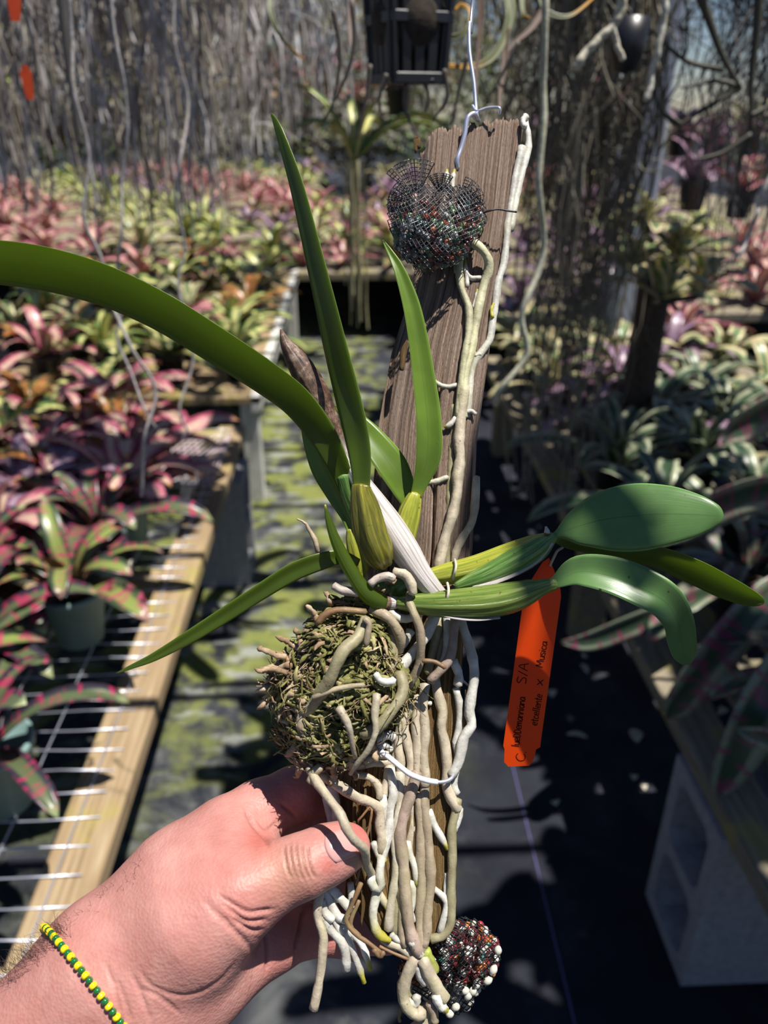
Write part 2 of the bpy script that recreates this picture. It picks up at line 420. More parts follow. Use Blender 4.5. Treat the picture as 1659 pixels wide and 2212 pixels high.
# ------------------------------------------------------------------ ground
def ground_mat():
    N = NT('weed_cloth'); ob = N.coord()
    wv = N.n('ShaderNodeTexWave'); wv.inputs['Scale'].default_value = 160; N.l(ob, wv.inputs['Vector'])
    base = N.ramp(N.noise(ob, 1.6, 5, 0.6), [(0.35, (0.009, 0.010, 0.015)), (0.65, (0.03, 0.033, 0.045))])
    dust_lit = N.math('MULTIPLY', N.step(N.noise(ob, 4.5, 6, 0.65, 0.6), 0.48, 0.68), 0.55)
    sq_ = N.n('ShaderNodeSeparateXYZ'); tq_ = N.n('ShaderNodeTexCoord'); N.l(tq_.outputs['Object'], sq_.inputs[0]); dust_lit = N.math('MULTIPLY', dust_lit, N.math('ADD', 0.22, N.math('MULTIPLY', N.step(sq_.outputs[0], 0.12, -0.12), 0.78)))  # pale dust held back on the right; the left keeps painted sunlit patches
    c = N.mix(dust_lit, base, (0.15, 0.155, 0.15))
    sp = N.n('ShaderNodeSeparateXYZ'); tc = N.n('ShaderNodeTexCoord'); N.l(tc.outputs['Object'], sp.inputs[0])
    far = N.math('MULTIPLY', N.math('MULTIPLY', N.step(sp.outputs[1], 0.9, 2.0), N.step(sp.outputs[0], 0.35, 0.0)), N.math('MULTIPLY', N.step(sp.outputs[0], -1.8, -1.0), N.step(sp.outputs[1], 8.0, 6.0)))
    alg = N.math('MULTIPLY', far, N.step(N.noise(ob, 6, 5, 0.65, 0.4), 0.42, 0.60))
    c = N.mix(N.math('MULTIPLY', alg, 0.95), c, (0.17, 0.19, 0.05))
    pal = N.math('MULTIPLY', far, N.step(N.noise(N.coord('Object', (1, 2.2, 1)), 7, 4, 0.6), 0.52, 0.66))
    c = N.mix(N.math('MULTIPLY', pal, 0.8), c, (0.27, 0.28, 0.26))  # pale aisle patches, sunlit ground painted into the colour
    N.col(c); N.set(Roughness=0.85, Specular_IOR_Level=0.15)
    N.bump(N.math('ADD', wv.outputs['Fac'], N.noise(ob, 60, 3)), 0.3, 0.002); return N.m
gx, gy = np.linspace(-25, 25, 60), np.linspace(-6, 44, 60)
gV = np.array([(x, y, 0.004 * math.sin(3 * x + y) * 0.5) for y in gy for x in gx]); gF = [(j * 60 + i, j * 60 + i + 1, (j + 1) * 60 + i + 1, (j + 1) * 60 + i) for j in range(59) for i in range(59)]
gV[:, 2] = 0
tag(obj('floor', gV, gF, ground_mat(), origin=(0, 0, 0)), 'black woven weed cloth covering the aisle ground', 'ground', kind='structure')
a, b = G(1246, 2230), G(1118, 1700); d_ = nrm(b - a); a = a - d_ * 0.1; b = b + d_ * 0.15
V, Fc, U = tube(np.linspace(a, b, 24) + np.array([0, 0, 0.0012]), 0.0016, 5)
tag(obj('seam_thread', V, Fc, simple('purple_thread', (0.12, 0.10, 0.26), 0.7)), 'thin purple seam thread running along the black ground cloth', 'thread')

# fallen leaves on the cloth
LF = [(1372, 1592, .05, .35, 'pale broad fallen leaf lying beside the concrete block, largest of the litter'), (1262, 1447, .045, .2, 'small pale fallen leaf right of the orange tag, upper of two'),
      (1246, 1592, .055, .15, 'narrow beige fallen leaf just right of the lower end of the orange tag'), (1368, 1682, .018, .5, 'tiny pale leaf crumb below the largest fallen leaf'),
      (1390, 1704, .016, .4, 'tiny leaf crumb nearest the upper corner of the concrete block'), (1198, 1738, .014, .8, 'tiny pale fallen crumb beside the purple seam thread'),
      (1560, 1540, .04, .3, 'yellowish fallen leaf under the edge of the right bench'), (1190, 1500, .03, .5, 'dull green fallen leaf right of the orange tag, lower of two')]
for (x, y, ln, asp, lab) in LF:
    p = G(x, y); a0 = rng.uniform(0, 3.1); t = np.linspace(0, 1, 9)
    C = p + np.stack([np.cos(a0) * (t - .5) * ln, np.sin(a0) * (t - .5) * ln, 0.004 + 0.006 * np.sin(t * 3.1)], 1)
    sd = np.tile([-math.sin(a0), math.cos(a0), 0], (9, 1)); no = np.tile([0, 0, 1.0], (9, 1))
    V, Fc, U = strap(C, sd, no, ln * asp * np.sin(t * 3.0 + .07) + .001, 0.25, 0.0008, 5)
    tag(obj('fallen_leaf', V, Fc, MT['dead'], uv=U), lab, 'leaf', 'fallen leaves on the ground cloth')

# ------------------------------------------------------------------ benches
BZ = 0.5
def rail_box(c, s, rot=0.0): return box(c, s, 0.004)
XL0 = G(215, 1900, BZ)[0]
lb = empty('plant_bench', (-1.05, 1.6, 0.0), 'wire-topped plant bench with weathered lumber rail on the left of the aisle', 'bench')
ry0, ry1 = 0.30, 2.62
V, Fc = box((XL0 - 0.0445, (ry0 + ry1) / 2, BZ - 0.019), (0.089, ry1 - ry0, 0.038), 0.003); obj('rail', V, Fc, MT['lumber'], lb, smooth=False)
V, Fc = box((XL0 - 1.16, (ry0 + ry1) / 2, BZ - 0.019), (0.089, ry1 - ry0, 0.038), 0.003); obj('rail', V, Fc, MT['lumber'], lb, smooth=False)
for yy in (0.62, 1.62, 2.55):
    V, Fc = box((XL0 - 0.60, yy, BZ - 0.021), (1.02, 0.089, 0.036), 0.003); obj('cross_beam', V, Fc, MT['lumber'], lb, smooth=False)
i = 0
yy = 0.34
cross_me = None
while yy < ry1 - 0.02:
    xs = np.linspace(XL0 - 0.03 + rng.uniform(-.004, .004), XL0 - 1.2, 14)
    pa = np.stack([xs, yy + 0.003 * np.sin(xs * 9 + i), BZ + 0.003 + 0.004 * np.abs(np.sin((xs - XL0) * 2.6)) * -1 + 0.002 * np.sin(xs * 23 + i * 2)], 1)
    V, Fc, U = tube(pa, 0.00135, 6); obj('wire', V, Fc, MT['wire'], lb)
    yy += 0.0508; i += 1
for k in range(12):
    ys = np.linspace(ry0 + .02, ry1 - .02, 26); x = XL0 - 0.062 - k * 0.1016
    pa = np.stack([x + 0.003 * np.sin(ys * 7 + k), ys, BZ + 0.0055 - 0.004 * abs(math.sin(k * .26 * 1.0)) + 0.0015 * np.sin(ys * 31 + k)], 1)
    V, Fc, U = tube(pa, 0.0014, 6); obj('wire', V, Fc, MT['wire'], lb)
def conc_block(c, ax, label):
    """hollow block on end, 0.4 tall; ax rows: cell axis, width axis, up"""
    c = np.asarray(c, float); ax = np.asarray(ax, float); t = 0.032; parts = []
    for (o, s) in (((0, -.1 + t / 2, .2), (.2, t, .4)), ((0, .1 - t / 2, .2), (.2, t, .4)), ((0, 0, t / 2), (.2, .2 - 2 * t, t)), ((0, 0, .4 - t / 2), (.2, .2 - 2 * t, t)), ((0, 0, .2), (.2, .2 - 2 * t, t))):
        parts.append(box(c + np.asarray(o) @ ax, s, 0.0, ax))
    # splayed cell corners
    for z0 in (t, .2 + t / 2):
        z1 = z0 + (.2 - 1.5 * t)
        for sy in (-1, 1):
            for zz, sz in ((z0, 1), (z1, -1)):
                yy_ = sy * (.1 - t); q = np.array([(-.1, yy_, zz), (-.1, yy_ - sy * .02, zz), (-.1, yy_, zz + sz * .02), (.1, yy_, zz), (.1, yy_ - sy * .02, zz), (.1, yy_, zz + sz * .02)])
                parts.append((c + q @ ax, [(0, 1, 2), (3, 5, 4), (1, 4, 5, 2), (0, 3, 4, 1), (0, 2, 5, 3)]))
    V, Fc, _ = join(parts)
    return tag(obj('concrete_block', V, Fc, MT['concrete'], smooth=False, origin=c), label, 'concrete block')
bc = G(1470, 2130)
EX = np.eye(3)
conc_block((bc[0] + .1, bc[1] + .1, 0), EX, 'grey hollow concrete block on end under the near right bench rail')
conc_block((XL0 - .09, 2.46, 0), EX, 'hollow concrete block under the far end of the left bench rail')
conc_block((XL0 - .09, 0.45, 0), EX, 'hollow concrete block under the near end of the left bench rail')
conc_block((XL0 - 1.12, 2.46, 0), EX, 'hollow concrete block under the outer far corner of the left bench')
conc_block((XL0 - 1.12, 0.45, 0), EX, 'hollow concrete block under the outer near corner of the left bench')
# riser boards between block and rail
XR0 = bc[0] + 0.008
rb = empty('plant_bench', (1.2, 1.8, 0.0), 'weathered grey lumber plant bench on the right of the aisle', 'bench')
V, Fc = box((XR0 + 0.0445, 2.0, .42), (0.089, 3.3, 0.038), 0.003); obj('rail', V, Fc, MT['lumber_grey'], rb, smooth=False)
V, Fc = box((XR0 + 1.16, 2.0, .42), (0.089, 3.3, 0.038), 0.003); obj('rail', V, Fc, MT['lumber_grey'], rb, smooth=False)
for k in range(7):
    x = XR0 + 0.17 + k * 0.145
    V, Fc = box((x, 2.0, .42 + .019 + .008), (0.09, 3.28, 0.016), 0.002); obj('slat', V, Fc, MT['lumber_grey'], rb, smooth=False)
for yy in (0.55, 1.3, 2.1, 2.9, 3.55):
    V, Fc = box((XR0 + .6, yy, .42), (1.06, .06, .036), 0.002); obj('cross_beam', V, Fc, MT['lumber_grey'], rb, smooth=False)
V, Fc = box((XR0 + .10, 2.0, .2), (.089, .089, .4), 0.003); obj('leg', V, Fc, MT['lumber_grey'], rb, smooth=False)
V, Fc = box((XR0 + .10, 3.5, .2), (.089, .089, .4), 0.003); obj('leg', V, Fc, MT['lumber_grey'], rb, smooth=False)

# second left bench beyond the first, with whitewashed legs
l2 = empty('plant_bench', (-1.0, 4.4, 0), 'far left plant bench with whitewashed legs beyond the wire bench', 'bench')
lgp = G(556, 1075)
for x, y in ((lgp[0], lgp[1]), (lgp[0], 5.6), (-1.7, lgp[1]), (-1.7, 5.6)):
    V, Fc = box((x, y, .22), (.07, .07, .44), 0.003); obj('leg', V, Fc, MT['white_wood'], l2, smooth=False)
V, Fc = box(((lgp[0] - 1.7) / 2, (lgp[1] + 5.7) / 2, .455), (abs(lgp[0] + 1.7) + .1, 5.7 - lgp[1] + .1, .03), .003); obj('bench_top', V, Fc, MT['lumber'], l2, smooth=False)
V, Fc = box((lgp[0] + .03, (lgp[1] + 5.7) / 2, .44), (.04, 5.7 - lgp[1] + .1, .07), .003); obj('rail', V, Fc, MT['white_wood'], l2, smooth=False)
# upturned white pot under it
pc = G(528, 1068)
def revolve(c, prof, seg=28):
    V = []; Fc = []
    for (r, z) in prof:
        for j in range(seg):
            a_ = 2 * math.pi * j / seg; V.append((c[0] + r * math.cos(a_), c[1] + r * math.sin(a_), c[2] + z))
    for i_ in range(len(prof) - 1):
        for j in range(seg):
            k = (j + 1) % seg; Fc.append((i_ * seg + j, i_ * seg + k, (i_ + 1) * seg + k, (i_ + 1) * seg + j))
    return np.array(V), Fc
V, Fc = revolve((pc[0] - .04, pc[1], 0), [(.085, 0), (.085, .02), (.078, .03), (.06, .10), (.0, .10)])
tag(obj('upturned_pot', V, Fc, MT['white_wood']), 'white plastic pot upturned at the foot of the whitewashed bench leg', 'pot')
# pink plastic lattice tray on the left bench
lt = empty('lattice_tray', (XL0 - .16, 2.3, BZ + .012), 'pinkish white plastic lattice tray on the far end of the left wire bench', 'tray')
mlat = simple('pink_plastic', (0.66, 0.52, 0.54), 0.5)
for k in range(13):
    for s in (-1, 1):
        pr = np.array([(-.12 + .02 * k, -.2, 0), (-.12 + .02 * k + s * .12, .2, 0)]); pr = np.clip(pr, [-.13, -.2, 0], [.13, .2, 0])
        V, Fc, U = tube(np.linspace(pr[0], pr[1], 3) + np.array([XL0 - .16, 2.3, BZ + .012 + .002 * s]), .0022, 4); obj('lath', V, Fc, mlat, lt)

# ------------------------------------------------------------------ bromeliads
BM = [
 brom('brom_yellow', (0.62, 0.58, 0.24), (0.14, 0.24, 0.06), (0.50, 0.45, 0.10), 6, 0.3, stripes=.2),
 brom('brom_rose', (0.56, 0.40, 0.30), (0.34, 0.07, 0.12), (0.62, 0.22, 0.28), 8, 0.5, (0.5, 0.25, 0.1), .2),
 brom('brom_maroon', (0.10, 0.13, 0.06), (0.035, 0.03, 0.045), (0.42, 0.03, 0.10), 20, 0.8, (0.35, 0.4, 0.2)),
 brom('brom_lime', (0.22, 0.27, 0.07), (0.045, 0.07, 0.035), (0.44, 0.05, 0.12), 18, 0.8, (0.45, 0.25, 0.22)),
 brom('brom_rust', (0.38, 0.14, 0.04), (0.10, 0.09, 0.03), (0.50, 0.30, 0.08), 7, 0.6, (0.55, 0.08, 0.03)),
 brom('brom_white', (0.035, 0.07, 0.035), (0.40, 0.42, 0.28), (0.05, 0.10, 0.05), 5, 0.5, stripes=.1),
 brom('brom_mauve', (0.32, 0.22, 0.30), (0.16, 0.07, 0.12), (0.45, 0.32, 0.38), 9, 0.5, (0.5, 0.3, 0.35)),
 brom('brom_cream', (0.16, 0.24, 0.10), (0.62, 0.54, 0.30), (0.60, 0.46, 0.34), 5, 0.35, (0.6, 0.42, 0.2)),
 brom('brom_silver', (0.04, 0.075, 0.04), (0.22, 0.25, 0.17), (0.25, 0.03, 0.10), 26, 0.7),
]
KIND = ['yellow-centred green', 'rose-pink striped', 'dark maroon red-banded', 'lime and red-flecked', 'rust-orange', 'dark green white-edged', 'mauve-grey', 'cream-edged green', 'grey-green plum-spotted']
def brom_leaf(kind, shape):
    """strap leaf growing along +X from origin, unit length 1"""
    n, m = 12, 5; t = np.linspace(0, 1, n)
    e0, bend = {0: (62, 120), 1: (48, 95), 2: (74, 70), 3: (34, 75)}[shape]
    ang = np.radians(e0) - np.radians(bend) * t ** 1.5
    x = np.concatenate([[0], np.cumsum(np.cos(ang[:-1]) / (n - 1))]); z = np.concatenate([[0], np.cumsum(np.sin(ang[:-1]) / (n - 1))])
    C = np.stack([x, 0 * x, z], 1); sd = np.tile([0, 1.0, 0], (n, 1)); no = np.stack([-np.sin(ang), 0 * x, np.cos(ang)], 1)
    hw = 0.085 * (0.85 + 0.25 * np.sin(t * 3.1)) * np.clip((1 - t) / 0.16, 0, 1) ** 0.55 + 0.001
    V, Fc, U = strap(C, sd, no, hw, 0.38, 0.006, m)
    return mesh('leaf', V, Fc, BM[kind], U)
LM = {}
def leafmesh(k, s):
    if (k, s) not in LM: LM[(k, s)] = brom_leaf(k, s)
    return LM[(k, s)]
potV, potF = revolve((0, 0, 0), [(.0, 0.0), (.045, 0), (.062, .11), (.067, .11), (.067, .125), (.060, .125), (.058, .108), (.0, .105)])
POT = {'pot': mesh('pot', potV, potF, MT['pot']), 'black': mesh('pot_black', potV, potF, MT['black'])}
def child(name, me, parent, loc=(0, 0, 0), rot=(0, 0, 0), sc=(1, 1, 1)):
    o = bpy.data.objects.new(name, me); o.parent = parent; o.location = loc; o.rotation_euler = rot; o.scale = sc
    return link(o)
def bromeliad(loc, kind, size, n, label, group, potkind='pot', wide=1.0, rs=None):
    R = rs or rng
    root = empty('potted_bromeliad' if potkind else 'bromeliad', loc, label, 'bromeliad', group)
    z0 = 0.10
    if potkind: child('pot', POT[potkind], root)
    else: z0 = 0.0
    a0 = R.uniform(0, 6.28)
    for i in range(n):
        f = i / (n - 1); az = a0 + i * 2.39996
        shape = 3 if f < .25 else (1 if f < .5 else (0 if f < .78 else 2)) if R.random() < .8 else R.choice((0, 1))
        L = size * (1.0 - 0.45 * f) * R.uniform(.85, 1.15)
        w_ = L * wide * R.uniform(.8, 1.15) * (1.0 + .25 * f)
        child('leaf', leafmesh(kind, shape), root, (0.012 * math.cos(az), 0.012 * math.sin(az), z0 + 0.004 * i), (R.uniform(-.22, .22), R.uniform(-.16, .16), az), (L, w_, L))
    return root
ORD = ['first', 'second', 'third', 'fourth', 'fifth', 'sixth', 'seventh', 'eighth', 'ninth', 'tenth', 'eleventh', 'twelfth']
# left wire bench: rows run away from the camera
rows = [0.98, 1.20, 1.40, 1.60, 1.80, 2.00, 2.20, 2.42]
kl = [[3, 2, 3, 2], [2, 2, 3, 1, 2], [3, 2, 2, 1, 4], [2, 1, 6, 3, 1], [1, 6, 4, 1, 3], [1, 1, 4, 3, 1], [4, 1, 0, 4, 1], [1, 0, 4, 1, 0]]
for r, y in enumerate(rows):
    for c, k in enumerate(kl[r]):
        x = XL0 - (0.40 if r == 0 else (0.27 if r == 1 else 0.19)) - 0.205 * c + rng.uniform(-.02, .02) - (.04 if r % 2 else 0)
        if x < XL0 - 1.12: continue
        if r >= 6 and c == 0: x -= .12
        bromeliad((x, y + rng.uniform(-.03, .03), BZ + .004), k, rng.uniform(.25, .33), 13,
                  '%s bromeliad, left wire bench, %s row from camera, %s from rail' % (KIND[k], ORD[r], ORD[c]), 'bromeliads on the left wire bench', wide=1.05)
# leaning foreground plants on the left edge of the bench
npt = G(12, 1735, BZ)
bromeliad((npt[0], npt[1], BZ + .006), 2, .27, 12, 'dark red-flecked bromeliad in green pot at the near left corner of the wire bench', 'bromeliads on the left wire bench')
# far left bench
for r in range(6):
    for c in range(5):
        k = [0, 1, 7, 0, 4, 3, 0, 7][(r * 5 + c * 3 + r) % 8]
        x = lgp[0] - .10 - .25 * c + rng.uniform(-.05, .05); y = lgp[1] + .15 + .42 * r + rng.uniform(-.06, .06)
        bromeliad((x, y, .47), k, rng.uniform(.27, .34), 11, '%s bromeliad on far left bench, %s row, %s from the aisle' % (KIND[k], ORD[r], ORD[c]), 'bromeliads on the far left bench', potkind='black')
# right bench
RZ = .42 + .019 + .018
kr = [[8, 8, 8], [8, 5, 8], [5, 5, 8, 5], [5, 5, 6, 5], [6, 5, 5, 6], [7, 6, 5, 7], [7, 7, 6, 7], [7, 7, 7, 1]]
for r in range(8):
    for c, k in enumerate(kr[r]):
        x = XR0 + .16 + .24 * c + rng.uniform(-.03, .03) + (.10 if r < 2 else 0); y = 1.08 + .33 * r + rng.uniform(-.04, .04)
        bromeliad((x, y, RZ), k, rng.uniform(.27, .36) * (1.15 if r < 2 else 1), 12, '%s bromeliad, right slatted bench, %s row from camera, %s from aisle' % (KIND[k], ORD[r], ORD[c]), 'bromeliads on the right bench', potkind='black')
# cream bromeliad mound raised on the right
mt_ = [(1400, 450, 2.35), (1470, 510, 2.25), (1370, 540, 2.2), (1440, 600, 2.1), (1520, 590, 2.2), (1340, 470, 2.5)]
mlab = ['topmost', 'right upper', 'left middle', 'lowest middle', 'right lower', 'leftmost upper']
for i, (x, y, Y) in enumerate(mt_):
    p = AT(x, y, Y)
    bromeliad(p - np.array([0, 0, .06]), 7, .17, 13, 'cream and gold variegated bromeliad, %s of the raised cluster on the right' % mlab[i], 'cream bromeliads in the raised cluster', potkind=None, wide=1.45)
# stand carrying the cluster
st = empty('plant_stand', (AT(1440, 600, 2.25)[0], 2.3, 0), 'dark post stand carrying the raised cream bromeliad cluster', 'stand')
pt_ = AT(1440, 560, 2.3)
V, Fc, U = tube(np.linspace((pt_[0], 2.36, 0.46), (pt_[0], 2.36, pt_[2] - .03), 8), .05, 12); obj('trunk', V, Fc, simple('tree_fern_post', (0.05, 0.035, 0.025), .95, .5, 80), st)
for i, (x, y, Y) in enumerate(mt_):
    p = AT(x, y, Y)
    V, Fc, U = tube(np.linspace((pt_[0], 2.36, p[2] - .12), p - np.array([0, 0, .062]), 6), .009, 7); obj('bracket', V, Fc, MT['black'], st)
# field of bromeliads far down the nursery: joined copies of three forms
def far_mesh(kind, size, sd):
    R = random.Random(sd); parts = []
    for i in range(11):
        f = i / 10; az = i * 2.4; shape = 3 if f < .3 else (1 if f < .6 else 2); L = size * (1 - .4 * f)
        me = leafmesh(kind, shape); v = np.zeros(len(me.vertices) * 3); me.vertices.foreach_get('co', v); v = v.reshape(-1, 3) * [L, L * 1.2, L]
        ca, sa = math.cos(az), math.sin(az); v = np.stack([v[:, 0] * ca - v[:, 1] * sa, v[:, 0] * sa + v[:, 1] * ca, v[:, 2]], 1)
        u = np.zeros(len(me.loops) * 2); me.uv_layers[0].data.foreach_get('uv', u); idx = np.zeros(len(me.loops), dtype=np.int32); me.loops.foreach_get('vertex_index', idx)
        uu = np.zeros((len(v), 2)); uu[idx] = u.reshape(-1, 2)
        parts.append((v, [tuple(p.vertices) for p in me.polygons], uu))
    V, Fc, U = join(parts); return mesh('bromeliad', V, Fc, BM[kind], U)
FM = {k: far_mesh(k, .36, k) for k in (0, 1, 3, 6, 7)}
sides = (('left', -1), ('right', 1))
for side, sg in sides:
    for r in range(11):
        Y = 6.2 + r * .85 if sg < 0 else 4.6 + r * .95
        bn = empty
        for c in range((7 if r < 6 else 9) if sg > 0 else 10):
            x = sg * (.62 + .42 * c) + rng.uniform(-.1, .1); k = [0, 1, 7, 6, 1, 0, 3, 1][(r * 3 + c * 5) % 8] if sg < 0 else [6, 1, 6, 7, 1, 6, 3, 0][(r * 3 + c * 5) % 8]
            o = bpy.data.objects.new('bromeliad', FM[k]); o.location = (x, Y + rng.uniform(-.12, .12), .47); o.rotation_euler = (0, 0, rng.uniform(0, 6)); s = rng.uniform(.9, 1.35); o.scale = (s, s, s); link(o)
            tag(o, 'distant %s bromeliad, %s side, %s far row, %s from the aisle' % (KIND[k], side, ORD[r], ORD[c]), 'bromeliad', 'distant bromeliads on the %s side' % side)
for side, sg in sides:
    y0, y1 = (5.95, 15.6) if sg < 0 else (4.35, 14.6)
    V, Fc = box((sg * 2.6, (y0 + y1) / 2, .44), (4.3, y1 - y0, .05), .004); fb = empty('plant_bench', (sg * 2.35, (y0 + y1) / 2, 0), 'long low bench of distant bromeliads on the far %s' % side, 'bench')
    obj('bench_top', V, Fc, MT['lumber_grey'], fb, smooth=False)
    for yy in np.linspace(y0 + .1, y1 - .1, 6):
        V, Fc = box((sg * .6, yy, .21), (.09, .09, .42), .003); obj('leg', V, Fc, MT['lumber_grey'], fb, smooth=False)

# cross bench closing the end of the aisle
cb = empty('plant_bench', (0, 7.4, 0), 'low bench of bromeliads across the far end of the aisle', 'bench')
V, Fc = box((0, 7.6, .44), (1.05, 3.9, .05), .004); obj('bench_top', V, Fc, MT['lumber_grey'], cb, smooth=False)
for x in (-.45, .45):
    V, Fc = box((x, 5.75, .21), (.09, .09, .42), .003); obj('leg', V, Fc, MT['lumber_grey'], cb, smooth=False)
for r in range(8):
    for c in range(3):
        k = [1, 0, 6, 1, 7, 0, 3][(r * 2 + c * 3) % 7]; o = bpy.data.objects.new('bromeliad', FM[k]); o.location = (-.34 + .34 * c + rng.uniform(-.06, .06), 5.9 + .48 * r, .467); o.rotation_euler = (0, 0, rng.uniform(0, 6)); s = rng.uniform(.9, 1.25); o.scale = (s, s, s); link(o)
        tag(o, 'distant %s bromeliad on the aisle-end bench, %s row, %s from the left' % (KIND[k], ORD[r], ORD[c]), 'bromeliad', 'bromeliads on the aisle-end bench')
# shrubs beyond the benches
def shrub_mesh(sd, c):
    R = np.random.RandomState(sd); parts = []
    for i in range(900):
        v = nrm(R.randn(3)) * R.uniform(.35, 1) ** .5; lump = 1 + .18 * math.sin(v[0] * 7 + sd) * math.sin(v[2] * 6); p = v * [.9, .8, 1.0] * lump + [0, 0, 1.05]
        L = R.uniform(.08, .17); a = nrm(R.randn(3)); b = nrm(np.cross(a, R.randn(3))); n_ = np.cross(a, b) * .004
        q = np.array([p - a * L * .5, p + b * L * .22 + n_, p + a * L * .5, p - b * L * .22 + n_, p - n_ * 2]); parts.append((q, [(0, 1, 2), (0, 2, 3), (0, 4, 1), (1, 4, 2), (2, 4, 3), (3, 4, 0)]))
    V, Fc, _ = join(parts); return mesh('foliage', V, Fc, simple('shrub_leaf_%d' % sd, c, .5, .5, 3))
SH = [shrub_mesh(1, (.10, .15, .04)), shrub_mesh(2, (.16, .17, .06)), shrub_mesh(3, (.13, .12, .08))]
tv, tf_, _u = tube(np.linspace((0, 0, 0), (0, 0, .9), 5), np.linspace(.07, .04, 5), 8); TRK = mesh('trunk', tv, tf_, MT['lumber_grey'])
ORD2 = ORD + ['thirteenth', 'fourteenth', 'fifteenth', 'sixteenth', 'seventeenth', 'eighteenth', 'nineteenth', 'twentieth', 'twenty-first', 'twenty-second', 'twenty-third', 'twenty-fourth', 'twenty-fifth', 'twenty-sixth', 'twenty-seventh', 'twenty-eighth', 'twenty-ninth', 'thirtieth']
for i in range(26):
    x = -18.3 + 1.1 * i; tall = 1.7 if x < 4.4 else .72
    o = empty('shrub', (x, 16.6 + rng.uniform(-.5, .8), 0), '%s shrub from the left in the hedge behind the far benches' % ORD2[i], 'shrub', 'hedge behind the far benches')
    s = tall * rng.uniform(.85, 1.1); child('foliage', SH[i % 3], o, (0, 0, 0), (0, 0, rng.uniform(0, 6)), (s, s, s)); child('trunk', TRK, o, sc=(1, 1, max(.7, tall * .7)))

# ------------------------------------------------------------------ steel post, overhead pipes
q = G(1330, 985)
pp = AT(1412, 200, 3.3)
ps = empty('steel_post', (pp[0], pp[1], 0), 'square galvanised steel post standing on the right behind the hanging roots', 'post')
V, Fc = box((pp[0], pp[1], 1.5), (.11, .11, 3.0), .012); obj('shaft', V, Fc, MT['steel'], ps, smooth=False)
V, Fc = box((pp[0], pp[1], .01), (.2, .2, .02), .003); obj('foot_plate', V, Fc, MT['steel'], ps, smooth=False)
for nm, (x, y) in (('back right', (pp[0] + 1.2, 7.4)), ('near left', (-2.6, -.6)), ('near right', (pp[0] + 1.2, -.6))):
    o = empty('steel_post', (x, y, 0), 'square galvanised steel post at the %s of the nursery frame' % nm, 'post')
    V, Fc = box((x, y, 1.5), (.06, .06, 3.0), .008); obj('shaft', V, Fc, MT['steel'], o, smooth=False)
PZ = {}
def pipe(name, a, b, lab, r=.016):
    V, Fc, U = tube(np.linspace(a, b, 6), r, 10); return tag(obj(name, V, Fc, MT['steel']), lab, 'pipe')
for i, Y in enumerate((.33, .95, 1.5, 2.1, 2.7, 3.3, 4.2, 5.2, 6.4)):
    pipe('overhead_pipe', (-2.6, Y, 2.52), (2.6, Y, 2.52), 'galvanised cross pipe overhead, %s from the camera, for hanging plants' % ORD[i])
# ------------------------------------------------------------------ hanging root curtains
def strands(top, bot, n, spread_t, spread_b, r=.0022, seed=0, wob=.02, lenvar=.35, seg=4, side=0):
    R = np.random.RandomState(seed); parts = []; top = np.asarray(top, float); bot = np.asarray(bot, float)
    L = np.linalg.norm(top - bot)
    for i in range(n):
        a_ = R.uniform(0, 6.28); ra = math.sqrt(R.uniform(0, 1))
        p0 = top + np.array([math.cos(a_), math.sin(a_), 0]) * ra * spread_t
        fr = 1 - lenvar * R.uniform(0, 1) ** 1.4
        p1 = p0 + (bot - top) * fr + np.array([math.cos(a_), math.sin(a_), 0]) * ra * (spread_b - spread_t)
        k = 7; t = np.linspace(0, 1, k)[:, None]
        pth = p0 + (p1 - p0) * t + R.randn(k, 3) * [wob, wob, wob * .4] * (np.sin(t * 3.0) + .2) * min(1.0, L)
        pth = crom(pth, 15)
        rr = r * R.uniform(.5, 1.5) * np.linspace(1.15, .65, 15)
        parts.append(tube(pth, rr, seg, caps=False))
        if side and R.rand() < side:
            j = R.randint(4, 12); dv = np.array([R.randn() * .06, R.randn() * .06, -.10 * R.rand()]); 
            parts.append(tube(crom(np.array([pth[j], pth[j] + dv * .5 + R.randn(3) * .012, pth[j] + dv]), 7), r * .6, 3, caps=False))
    return join(parts)
def pot_hanger(top, kind='basket'):
    """small slatted basket with a wire, for plants hung from the pipes"""
    V, Fc = revolve(top, [(.035, -.06), (.05, 0.0), (.054, 0.0), (.038, -.064), (.0, -.064)], 12); return V, Fc
STRC = [(.58, .53, .50), (.70, .67, .68), (.36, .30, .25), (.76, .74, .76), (.52, .47, .38)]
NHANG = [0]
